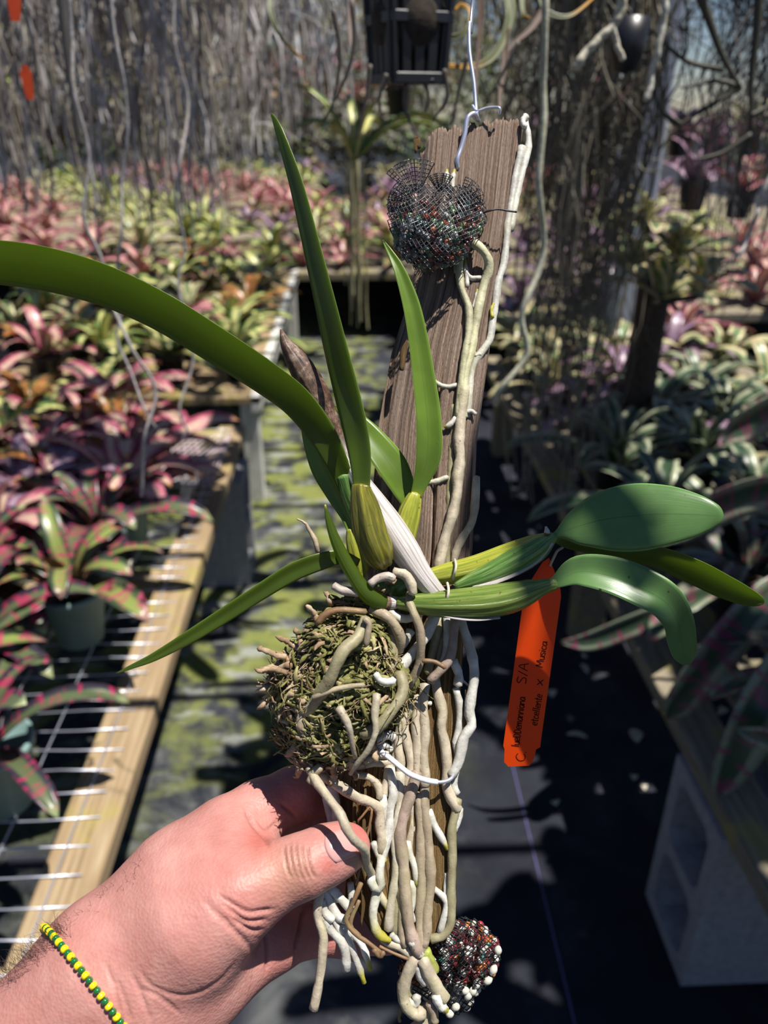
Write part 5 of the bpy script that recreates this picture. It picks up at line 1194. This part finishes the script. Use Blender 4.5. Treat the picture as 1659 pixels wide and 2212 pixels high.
for i in range(520):
    x, y = Rp.uniform(848, 1040), Rp.uniform(438, 585)
    if not inside(poly1, x, y + 4): continue
    u, v = (x - 942) / 110, (y - 490) / 105; h = max(0.0, 1 - u * u - v * v) ** .5
    if h < .2: continue
    if y < 462 and Rp.random() < .6: continue
    off = .004 + (.021 * h - .0022) * (1 - .5 * Rp.random() ** 2)
    pts.append(ON(x, y, max(.0028, off - .0030)))
pellets(b1, pts, .00145, PELC, 'pellet', 3)
wirep([ON(1040, 462, .008), ON(1055, 456, .010), ON(1075, 452, .010), ON(1095, 455, .010), ON(1116, 458, .0095)], .0004, 'tie_wire', b1, 'black', 14, 5)
b2 = empty('fertiliser_bag', P(985, 2190, .288), 'dark creased mesh pouch of orange and white beads hanging behind the foot of the plank', 'mesh bag')
poly2 = [(930, 2010), (960, 1995), (1000, 1982), (1040, 1995), (1068, 2025), (1080, 2060), (1072, 2090), (1058, 2120), (1030, 2145), (1010, 2180), (985, 2190), (950, 2170), (915, 2155), (885, 2140), (868, 2115), (862, 2080), (868, 2040), (900, 2020)]
def bulge2(x, y, k=1.0):
    u, v = (x - 975) / 118, (y - 2088) / 112
    h = max(0.0, 1 - u * u - v * v) ** .5
    cr = 1 - .42 * math.exp(-((x + .35 * (y - 2085) - 985) / 9) ** 2) - .40 * math.exp(-((x + .25 * (y - 2085) - 1022) / 8) ** 2) - .25 * math.exp(-((x - .2 * (y - 2085) - 945) / 9) ** 2)
    return P(x, y, .292 - .0165 * h * cr * k)
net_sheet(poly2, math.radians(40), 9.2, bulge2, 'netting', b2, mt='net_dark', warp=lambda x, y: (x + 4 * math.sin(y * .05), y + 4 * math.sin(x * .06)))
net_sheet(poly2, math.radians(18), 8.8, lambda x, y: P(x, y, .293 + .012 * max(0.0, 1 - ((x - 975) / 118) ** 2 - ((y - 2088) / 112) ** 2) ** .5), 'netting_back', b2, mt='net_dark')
pts, pw = [], []
for i in range(640):
    x, y = Rp.uniform(868, 1076), Rp.uniform(1992, 2188)
    if not inside(poly2, x, y + 3): continue
    u, v = (x - 975) / 118, (y - 2088) / 112; h = max(0.0, 1 - u * u - v * v) ** .5
    if h < .2: continue
    q_ = bulge2(x, y, .86); q_ = q_ + nrm(q_ - CAM) * (.0012 + .004 * Rp.random())
    (pw if y > 2125 or Rp.random() < .2 else pts).append(q_)
pellets(b2, pts, .0014, [(.10, .012, .015), (.30, .03, .03), (.62, .17, .03), (.50, .49, .46), (.12, .02, .025), (.05, .01, .012), (.07, .015, .02), (.03, .14, .10)], 'pellet_b', 5)
o = pellets(b2, pw, .0014, [(.44, .42, .36), (.52, .50, .45), (.35, .33, .28)], 'pellet_w', 6)
wm = simple('white_bead', (.52, .50, .42), .35, .1, 100)
for (x, y, a, L) in ((1076, 2052, 80, 17), (1066, 2095, 60, 22), (1054, 2118, 35, 20), (1030, 2125, 70, 20), (1012, 2150, 60, 19), (1005, 2140, 10, 12), (985, 2175, 15, 12), (972, 2190, 20, 13), (1022, 2140, 60, 18), (962, 2180, 60, 10)):
    a = math.radians(a); d = np.array([math.cos(a), -math.sin(a)]) * L
    pth = np.array([P(x - d[0] * .5, y - d[1] * .5, .281), P(x, y, .280), P(x + d[0] * .5, y + d[1] * .5, .281)]); V, Fc, U = tube(crom(pth, 8), .0012 * np.array([.4, .85, 1.05, 1.15, 1.15, 1.05, .8, .4]), 9); obj('white_bead', V, Fc, wm, b2)

# ------------------------------------------------------------------ orange tag with handwriting
def tag_mat():
    N = NT('orange_vinyl'); f = N.noise(N.coord(), 40, 2); c = N.ramp(f, [(.3, (.88, .085, .003)), (.7, (.95, .11, .006))]); N.col(c); N.set(Roughness=.38); N.translucent((1.0, .11, .004), .45); return N.m
pt = empty('plant_tag', P(1125, 1655, .3030), 'bright orange plastic plant tag with handwritten name hanging under the right pseudobulb', 'tag')
TO = [(1186, 1205), (1197, 1232), (1211, 1274), (1212, 1290), (1168, 1604), (1167, 1614), (1158, 1619), (1153, 1641), (1144, 1654), (1098, 1656), (1089, 1646), (1090, 1619), (1087, 1611), (1131, 1290), (1148, 1252), (1172, 1214)]
_ta, _tb = P(1186, 1205, .284), P(1125, 1655, .3030); _tn = np.cross(_tb - _ta, RIGHT)
def tgd(x, y, off=0.0):
    r = ray(x, y); return CAM + r * (float(np.dot(_ta - CAM, _tn) / np.dot(r, _tn)) - off)
nT = len(TO); V = np.array([tgd(x, y) for x, y in TO] + [tgd(x, y, -.0005) for x, y in TO])
blade = obj('tag_blade', V, [tuple(range(nT))[::-1], tuple(range(nT, 2 * nT))] + [(i, (i + 1) % nT, (i + 1) % nT + nT, i + nT) for i in range(nT)], tag_mat(), pt, smooth=False)
wirep([tgd(1188, 1222, .0004), P(1196, 1205, .2828), P(1204, 1190, .2815), P(1213, 1184, .281), P(1220, 1176, .281), P(1214, 1168, .2815), P(1205, 1166, .282)], .0005, 'tag_string', pt, 'dead', 20, 5)
FONT = {'C': (.65, [[(.6, .85), (.35, 1), (.1, .75), (.05, .4), (.2, .05), (.5, .05), (.62, .2)]]), '.': (.25, [[(.1, 0), (.14, .06)]]), 'l': (.28, [[(.15, 1), (.12, 0)]]), 'u': (.55, [[(.05, .6), (.1, .1), (.28, 0), (.45, .15), (.46, .6), (.5, 0)]]),
        'e': (.52, [[(.08, .32), (.44, .36), (.4, .58), (.2, .6), (.05, .35), (.15, .05), (.46, .08)]]), 'd': (.55, [[(.45, .5), (.2, .6), (.05, .3), (.2, 0), (.45, .2), (.45, 1), (.48, 0)]]), 'D': (.6, [[(.1, 0), (.1, .85), (.42, .72), (.52, .4), (.35, .05), (.08, 0)]]),
        'm': (.72, [[(.05, 0), (.08, .6), (.1, .4), (.26, .6), (.34, .05), (.36, .4), (.54, .6), (.62, 0)]]), 'a': (.55, [[(.45, .55), (.15, .55), (.05, .2), (.22, 0), (.45, .3), (.45, .6), (.5, 0)]]), 'n': (.52, [[(.05, 0), (.08, .6), (.1, .4), (.3, .6), (.42, .4), (.46, 0)]]),
        'i': (.25, [[(.1, .6), (.11, 0)], [(.1, .82), (.13, .86)]]), 'S': (.6, [[(.52, .9), (.2, 1), (.06, .75), (.46, .4), (.4, .05), (.04, .05)]]), '/': (.42, [[(.05, -.05), (.33, 1)]]), 'A': (.62, [[(0, 0), (.3, 1), (.56, 0)], [(.1, .4), (.5, .42)]]),
        'x': (.55, [[(.05, .6), (.46, 0)], [(.46, .62), (.05, 0)]]), 'c': (.48, [[(.42, .5), (.2, .6), (.05, .3), (.2, 0), (.44, .1)]]), 't': (.42, [[(.2, .9), (.2, .1), (.36, .02)], [(.03, .6), (.38, .62)]]), 's': (.45, [[(.38, .55), (.15, .6), (.08, .42), (.36, .22), (.3, 0), (.05, .05)]]),
        'M': (.85, [[(.05, 0), (.1, .95), (.38, .3), (.68, .95), (.74, 0)]]), ' ': (.45, [])}
def write(text, x0, y0, x1, y1, h, jit=1):
    """handwriting from (x0,y0) to (x1,y1); letters stand to the left of that direction"""
    d = np.array([x1 - x0, y1 - y0], float); L = np.linalg.norm(d); d /= L; up = np.array([d[1], -d[0]]); tw = sum(FONT[c][0] for c in text); sx = L / tw; out = []; cx = 0
    for c in text:
        for st in FONT[c][1]:
            p2 = crom(np.array(st), max(4, 5 * len(st)))[:, :2] if len(st) > 2 else np.array(st)
            pp_ = [np.array([x0, y0]) + d * ((cx + a) * sx) + up * (b * h) for a, b in p2]
            out.append(tube(np.array([tgd(q[0], q[1], -.00006) for q in pp_]), .0002, 5))
        cx += FONT[c][0]
    return out
ink = write('C.', 1133, 1646, 1137, 1622, 20) + write('lueDDemanniana', 1121, 1614, 1135, 1506, 17) + write('S/A', 1136, 1478, 1142, 1432, 20) + write('etcellente', 1160, 1568, 1172, 1500, 16) + write('x', 1172, 1482, 1174, 1466, 20) + write('Musica', 1172, 1442, 1183, 1386, 16)
V, Fc, U = join(ink); obj('handwriting', V, Fc, simple('marker_ink', (.05, .006, .004), .95, .1, spec=.05), blade)
# ------------------------------------------------------------------ hand and forearm (smooth union field, one continuous surface)
def C3(x, y, d): return np.array([(x - 829.5) * d / F, -(y - 1106.0) * d / F, d])
def cone(ax, ay, ad, ar, bx, by, bd, br, k=.004): return (C3(ax, ay, ad), ar * ad / F, C3(bx, by, bd), br * bd / F, k)
HP = [
 # forearm and wrist
 cone(-330, 2620, .262, 128, 205, 2072, .264, 106, .01), cone(-210, 2745, .264, 128, 330, 2200, .266, 104, .01), cone(-270, 2690, .258, 120, 268, 2136, .260, 104, .02), cone(-270, 2690, .272, 120, 268, 2136, .274, 100, .02),
 # palm body, index and thumb metacarpals
 cone(235, 2068, .272, 110, 395, 1900, .278, 98, .014), cone(395, 1900, .278, 98, 492, 1800, .284, 72, .012), cone(330, 2170, .270, 110, 430, 2092, .276, 104, .014), cone(430, 2092, .276, 104, 548, 2030, .286, 78, .012),
 cone(300, 2110, .264, 110, 420, 1992, .262, 112, .014), cone(420, 1992, .262, 112, 520, 1926, .262, 84, .010), cone(360, 1990, .272, 110, 480, 1880, .276, 90, .012),
 # thumb
 cone(500, 1940, .262, 84, 585, 1897, .2625, 67, .008), cone(585, 1897, .2625, 67, 650, 1872, .2635, 63, .004), cone(650, 1872, .2635, 63, 706, 1846, .2665, 60, .004), cone(706, 1846, .2665, 60, 742, 1832, .2695, 51, .003), cone(742, 1832, .2695, 51, 755, 1828, .271, 42, .003),
 # web between thumb and index
 cone(470, 1905, .270, 72, 540, 1838, .280, 52, .012),
 # index finger round the back of the plank
 cone(490, 1802, .286, 70, 560, 1752, .292, 62, .006), cone(560, 1752, .292, 62, 634, 1716, .298, 56, .004), cone(634, 1716, .298, 56, 705, 1712, .3055, 50, .003), cone(705, 1712, .3055, 50, 790, 1716, .310, 46, .003),
 # middle finger
 cone(505, 1862, .290, 66, 600, 1815, .300, 58, .006), cone(600, 1815, .300, 58, 690, 1790, .307, 52, .003), cone(690, 1790, .307, 52, 800, 1790, .312, 47, .003),
 # ring finger, mostly hidden by the thumb
 cone(520, 1930, .290, 62, 610, 1895, .302, 56, .006), cone(610, 1895, .302, 56, 790, 1880, .314, 48, .003),
 # little finger under the root cluster
 cone(520, 2045, .287, 74, 598, 2022, .290, 62, .008), cone(598, 2022, .290, 62, 650, 2012, .296, 54, .004), cone(650, 2012, .297, 53, 745, 2010, .3045, 50, .0025), cone(745, 2010, .3045, 50, 836, 2014, .309, 44, .003),
]
HS = .0006
lo = C3(-60, 2320, .25) * 0; pts_ = np.array([q for p in HP for q in (p[0], p[2])])
lo = np.array([C3(-480, 1100, .262)[0], C3(0, 2905, .262)[1], .235]); hi = np.array([C3(860, 0, .31)[0], C3(0, 1590, .300)[1], .325])
dim = np.ceil((hi - lo) / HS).astype(int); Fd = np.full(dim, 1.0, np.float32)
axs = [lo[i] + HS * np.arange(dim[i]) for i in range(3)]
def cone_d(p, X, Y, Z):
    a, ra, b, rb_, k = p; ba = b - a; L2 = float(ba @ ba)
    t = np.clip(((X - a[0]) * ba[0] + (Y - a[1]) * ba[1] + (Z - a[2]) * ba[2]) / L2, 0, 1)
    return np.sqrt((X - a[0] - t * ba[0]) ** 2 + (Y - a[1] - t * ba[1]) ** 2 + (Z - a[2] - t * ba[2]) ** 2) - (ra + (rb_ - ra) * t)
def smin(a, b, k):
    h = np.clip(.5 + .5 * (b - a) / k, 0, 1); return b + (a - b) * h - k * h * (1 - h)
for p in HP:
    m_ = max(p[1], p[3]) + p[4] * 1.2 + .006
    l_ = np.maximum(((np.minimum(p[0], p[2]) - m_ - lo) / HS).astype(int), 0); h_ = np.minimum(((np.maximum(p[0], p[2]) + m_ - lo) / HS).astype(int) + 1, dim)
    if np.any(h_ <= l_): continue
    sl = tuple(slice(l_[i], h_[i]) for i in range(3))
    X, Y, Z = np.meshgrid(axs[0][sl[0]], axs[1][sl[1]], axs[2][sl[2]], indexing='ij', sparse=True)
    Fd[sl] = smin(Fd[sl], cone_d(p, X, Y, Z), p[4])
def hand_sdf(q):
    d = np.full(len(q), 1.0)
    for p in HP: d = smin(d, cone_d(p, q[:, 0], q[:, 1], q[:, 2]), p[4])
    return d
def hand_depth(x, y, d0=.235, back=0.0):
    """depth where the pixel ray meets the hand"""
    x = np.atleast_1d(np.asarray(x, float)); y = np.atleast_1d(np.asarray(y, float)); d = np.full(len(x), d0)
    for _ in range(60):
        q = np.stack([(x - 829.5) * d / F, -(y - 1106.0) * d / F, d], 1); d = d + np.clip(hand_sdf(q), -.002, .01) * .8
    return d
def surface_nets(Fd, lo, h):
    s = Fd < 0; nx, ny, nz = Fd.shape
    c = sum(s[i:nx - 1 + i, j:ny - 1 + j, k:nz - 1 + k].astype(np.int8) for i in (0, 1) for j in (0, 1) for k in (0, 1))
    ijk = np.argwhere((c > 0) & (c < 8)); idm = np.full((nx - 1, ny - 1, nz - 1), -1, np.int64); idm[tuple(ijk.T)] = np.arange(len(ijk))
    acc = np.zeros((len(ijk), 3)); cnt = np.zeros(len(ijk))
    for ax in range(3):
        o1, o2 = [a for a in range(3) if a != ax]
        for u in (0, 1):
            for v in (0, 1):
                a = np.zeros(3, int); a[o1] = u; a[o2] = v; b = a.copy(); b[ax] = 1
                fa, fb = Fd[tuple((ijk + a).T)], Fd[tuple((ijk + b).T)]; cr = (fa < 0) != (fb < 0)
                t = np.where(cr, fa / (fa - fb + 1e-20), 0); pt = a[None] + 0.0; pt = np.repeat(pt, len(ijk), 0); pt[:, ax] += t
                acc[cr] += pt[cr]; cnt[cr] += 1
    V = lo + h * (ijk + acc / np.maximum(cnt, 1)[:, None]); Q = []
    for ax in range(3):
        o1, o2 = (ax + 1) % 3, (ax + 2) % 3; sl0 = [slice(None)] * 3; sl1 = [slice(None)] * 3; sl0[ax] = slice(0, -1); sl1[ax] = slice(1, None)
        e = np.argwhere(s[tuple(sl0)] != s[tuple(sl1)]); e = e[(e[:, o1] > 0) & (e[:, o2] > 0) & (e[:, o1] < Fd.shape[o1] - 1) & (e[:, o2] < Fd.shape[o2] - 1)]
        ins = s[tuple(e.T)]; d1 = np.zeros(3, int); d1[o1] = 1; d2 = np.zeros(3, int); d2[o2] = 1
        q = np.stack([idm[tuple((e - d1 - d2).T)], idm[tuple((e - d2).T)], idm[tuple(e.T)], idm[tuple((e - d1).T)]], 1)
        q[~ins] = q[~ins][:, ::-1]; Q.append(q)
    return V, np.vstack(Q)
hV, hF = surface_nets(Fd, lo, HS)
hF = hF[(hF >= 0).all(1)]
# refine vertices onto the field
for _ in range(1):
    d = hand_sdf(hV); e = 1e-4
    g = np.stack([hand_sdf(hV + np.eye(3)[i] * e) - d for i in range(3)], 1) / e; gn = nrm(g)
    hV = hV - gn * np.clip(d, -.0006, .0006)[:, None]
hpx = np.stack([829.5 + hV[:, 0] / hV[:, 2] * F, 1106.0 - hV[:, 1] / hV[:, 2] * F], 1)
front = gn[:, 2] < .35
tone = np.zeros((len(hV), 4)); tone[:, 3] = 1
def seg_dist(pl):
    pl = crom(np.array(pl, float), 40) if len(pl) > 2 else np.array(pl, float); dm = np.full(len(hpx), 1e9); tm = np.zeros(len(hpx))
    for i in range(len(pl) - 1):
        a, b = pl[i], pl[i + 1]; ba = b - a; t = np.clip(((hpx - a) @ ba) / (ba @ ba), 0, 1); d = np.linalg.norm(hpx - a - t[:, None] * ba, axis=1); sel = d < dm; dm[sel] = d[sel]; tm[sel] = (i + t[sel]) / (len(pl) - 1)
    return dm, tm
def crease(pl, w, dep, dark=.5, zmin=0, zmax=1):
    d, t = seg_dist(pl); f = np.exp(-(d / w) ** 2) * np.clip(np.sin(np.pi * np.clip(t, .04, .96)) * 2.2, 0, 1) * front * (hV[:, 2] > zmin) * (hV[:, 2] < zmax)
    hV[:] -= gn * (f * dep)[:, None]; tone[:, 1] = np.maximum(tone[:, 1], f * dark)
def swell(x, y, r, hgt, zmax=1):
    f = np.exp(-((hpx - [x, y]) ** 2).sum(1) / r ** 2) * front * (hV[:, 2] < zmax); hV[:] += gn * (f * hgt)[:, None]
def redden(x, y, r, a, ch=0, zmin=0, zmax=1):
    f = np.exp(-((hpx - [x, y]) ** 2).sum(1) / r ** 2) * (hV[:, 2] > zmin) * (hV[:, 2] < zmax); tone[:, ch] = np.maximum(tone[:, ch], f * a)
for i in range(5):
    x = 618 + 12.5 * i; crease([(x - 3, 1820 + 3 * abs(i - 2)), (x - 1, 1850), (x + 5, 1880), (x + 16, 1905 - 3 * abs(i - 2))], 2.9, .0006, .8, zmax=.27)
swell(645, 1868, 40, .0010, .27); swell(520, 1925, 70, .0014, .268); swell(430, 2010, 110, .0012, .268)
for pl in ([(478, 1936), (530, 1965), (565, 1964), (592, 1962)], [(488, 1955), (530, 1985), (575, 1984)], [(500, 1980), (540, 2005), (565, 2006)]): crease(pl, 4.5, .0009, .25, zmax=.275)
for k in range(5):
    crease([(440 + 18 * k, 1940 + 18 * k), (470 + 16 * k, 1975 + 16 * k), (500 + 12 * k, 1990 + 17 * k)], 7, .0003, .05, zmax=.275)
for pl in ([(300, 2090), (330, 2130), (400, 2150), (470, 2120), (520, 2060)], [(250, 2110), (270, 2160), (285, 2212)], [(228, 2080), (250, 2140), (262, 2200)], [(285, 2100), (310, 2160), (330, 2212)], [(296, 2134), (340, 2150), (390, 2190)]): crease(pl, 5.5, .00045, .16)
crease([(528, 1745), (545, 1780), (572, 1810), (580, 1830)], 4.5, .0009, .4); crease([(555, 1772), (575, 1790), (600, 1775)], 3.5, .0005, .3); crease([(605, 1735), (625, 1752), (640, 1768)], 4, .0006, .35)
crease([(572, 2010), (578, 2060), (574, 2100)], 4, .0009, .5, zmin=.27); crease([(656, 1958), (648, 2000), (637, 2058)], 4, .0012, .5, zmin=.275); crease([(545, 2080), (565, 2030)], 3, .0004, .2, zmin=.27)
redden(560, 1815, 34, .55); redden(770, 1800, 34, .6, zmax=.285); redden(705, 1868, 22, .5, zmax=.272); redden(620, 1710, 60, .3); redden(700, 1740, 50, .4, zmin=.285); redden(520, 1960, 45, .18); redden(700, 2020, 90, .35, zmin=.28); redden(600, 2050, 70, .22, zmin=.27); redden(480, 1880, 60, .15); redden(660, 1770, 30, .3, zmin=.28)
redden(620, 1890, 60, .35, 2, zmax=.275); redden(770, 1856, 16, .8, 2, zmax=.285)
hW = CAM + RIGHT * hV[:, 0:1] + UP * hV[:, 1:2] + FWD * hV[:, 2:3]
hb_ = CAM + RIGHT * C3(-40, 2330, .264)[0] + UP * C3(-40, 2330, .264)[1] + FWD * .264
person = obj('person', hW, hF, MT['skin'], origin=hb_)
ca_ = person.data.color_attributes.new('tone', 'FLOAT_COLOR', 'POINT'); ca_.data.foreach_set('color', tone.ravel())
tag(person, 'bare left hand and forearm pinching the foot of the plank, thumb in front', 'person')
# thumbnail
nu, nv = 12, 12; V, Fc, dd_ = [], [], []
e1, e2 = nrm(np.array([.93, -.36])), nrm(np.array([.36, .93]))
for i in range(nu):
    for j in range(nv):
        u = i / (nu - 1) * 2 - 1; v = j / (nv - 1) * 2 - 1
        sq = 1.0 - .22 * v * v if u > 0 else 1.0 - .32 * v * v
        q = np.array([735, 1826]) + e1 * u * 33 * sq + e2 * v * 33; V.append(q)
V = np.array(V); dp = hand_depth(V[:, 0], V[:, 1]); uu_ = np.repeat(np.linspace(-1, 1, nu), nv); vv_ = np.tile(np.linspace(-1, 1, nv), nu)
up_ = .0005 * (1 - .75 * np.maximum(np.abs(vv_) ** 3, (uu_ < 0) * np.abs(uu_) ** 3))
Vt = np.array([P(a, b, c - f) for (a, b), c, f in zip(V, dp, up_)]); Vb_ = np.array([P(a, b, c + .0006) for (a, b), c in zip(V, dp)])
Fc = []; o_ = nu * nv
for i in range(nu - 1):
    for j in range(nv - 1):
        a = i * nv + j; Fc.append((a, a + nv, a + nv + 1, a + 1)); Fc.append((o_ + a, o_ + a + 1, o_ + a + nv + 1, o_ + a + nv))
rim_ = [j for j in range(nv)] + [i * nv + nv - 1 for i in range(1, nu)] + [(nu - 1) * nv + j for j in range(nv - 2, -1, -1)] + [i * nv for i in range(nu - 2, 0, -1)]
for k in range(len(rim_)): a, b = rim_[k], rim_[(k + 1) % len(rim_)]; Fc.append((a, b, o_ + b, o_ + a))
o = obj('thumbnail', np.vstack([Vt, Vb_]), Fc, MT['nail'], person); o['label'] = 'short pink thumbnail'
# arm hair
Rh = np.random.RandomState(9); hairs = []
nh = 240; hs = Rh.rand(nh); near = Rh.rand(nh) < .85
hq = np.where(near[:, None], np.stack([-10 + 150 * hs, 2118 - 122 * hs], 1), np.stack([140 + 180 * hs, 1994 - 150 * hs], 1)) + np.array([.69, .72]) * (Rh.rand(nh, 1) ** 1.5 * 34 - 3) + Rh.randn(nh, 2) * 3
hd = hand_depth(hq[:, 0], hq[:, 1]); hd = np.where((hd > .28) | (hd < .236), .2655, hd)
for i in range(nh):
    q, d = hq[i], hd[i]
    dv = np.array([-.55 + .35 * Rh.randn(), -.7 + .3 * Rh.randn()]); dv = dv / np.linalg.norm(dv) * Rh.uniform(14, 44) * (1 if near[i] else .4); be = Rh.randn() * .5
    c = [P(q[0] + dv[0] * f - be * dv[1] * f * f, q[1] + dv[1] * f + be * dv[0] * f * f, d - .0008 * f) for f in (0, .35, .7, 1)]
    hairs.append(tube(crom(np.array(c), 7), np.linspace(.00006, .000025, 7), 3, caps=False))
V, Fc, U = join(hairs); o = obj('arm_hair', V, Fc, MT['hair'], person); o['kind'] = 'stuff'
# beaded bracelet: loop of the forearm cut by a slanting plane
br_ = empty('beaded_bracelet', hb_, 'bracelet of alternating yellow and green glass beads on the wrist', 'bracelet')
cc = C3(268, 2242, .266); axd = nrm(np.cross(C3(114, 2028, 1.0), C3(246, 2210, 1.0))); axd = axd * np.sign(axd[0]); axd = nrm(axd + np.array([.0, .0, .06]))
e_a = nrm(np.cross(axd, [0, 0, 1])); e_b = np.cross(axd, e_a); loop = []
for th in np.linspace(0, 2 * math.pi, 220, endpoint=False):
    dr = e_a * math.cos(th) + e_b * math.sin(th); ts = np.linspace(.008, .07, 160); dd = hand_sdf(cc + dr * ts[:, None]); k = np.argmax(dd > 0); loop.append(cc + dr * (ts[k] + .0009))
loop = np.array(loop); sl_ = np.linalg.norm(np.diff(np.vstack([loop, loop[:1]]), axis=0), axis=1); cs = np.concatenate([[0], np.cumsum(sl_)]); nb = int(cs[-1] / .00195) // 2 * 2
byel = NT('yellow_glass'); byel.col((.80, .62, .005)); byel.set(Roughness=.18, Coat_Weight=.4); bgrn = NT('green_glass'); bgrn.col((.01, .16, .035)); bgrn.set(Roughness=.12, Transmission_Weight=.25, Coat_Weight=.5)
prof_ = [(.00035, -.0008), (.0009, -.00075), (.00118, -.0003), (.00118, .0003), (.0009, .00075), (.00035, .0008), (.00035, -.0008)]
bv, bf = revolve((0, 0, 0), prof_, 14); bm_ = [mesh('bead', bv * [1.08, 1.08, 1.1], bf, byel.m), mesh('bead', bv * [.95, .95, 1.0], bf, bgrn.m)]
lw = np.vstack([loop, loop[:1]])
for i in range(nb):
    s = cs[-1] * i / nb; q = np.array([np.interp(s, cs, lw[:, a]) for a in range(3)]); q2 = np.array([np.interp((s + .001) % cs[-1], cs, lw[:, a]) for a in range(3)])
    wq = CAM + RIGHT * q[0] + UP * q[1] + FWD * q[2]; tw = RIGHT * (q2 - q)[0] + UP * (q2 - q)[1] + FWD * (q2 - q)[2]
    o = bpy.data.objects.new('bead', bm_[i % 2]); o.parent = br_; o.location = tuple(wq - hb_); o.rotation_euler = Vector(tw).to_track_quat('Z', 'Y').to_euler(); link(o)
V, Fc, U = tube(np.array([CAM + RIGHT * q[0] + UP * q[1] + FWD * q[2] for q in lw[::2]]), .0003, 5, caps=False); obj('cord', V, Fc, MT['black'], br_)
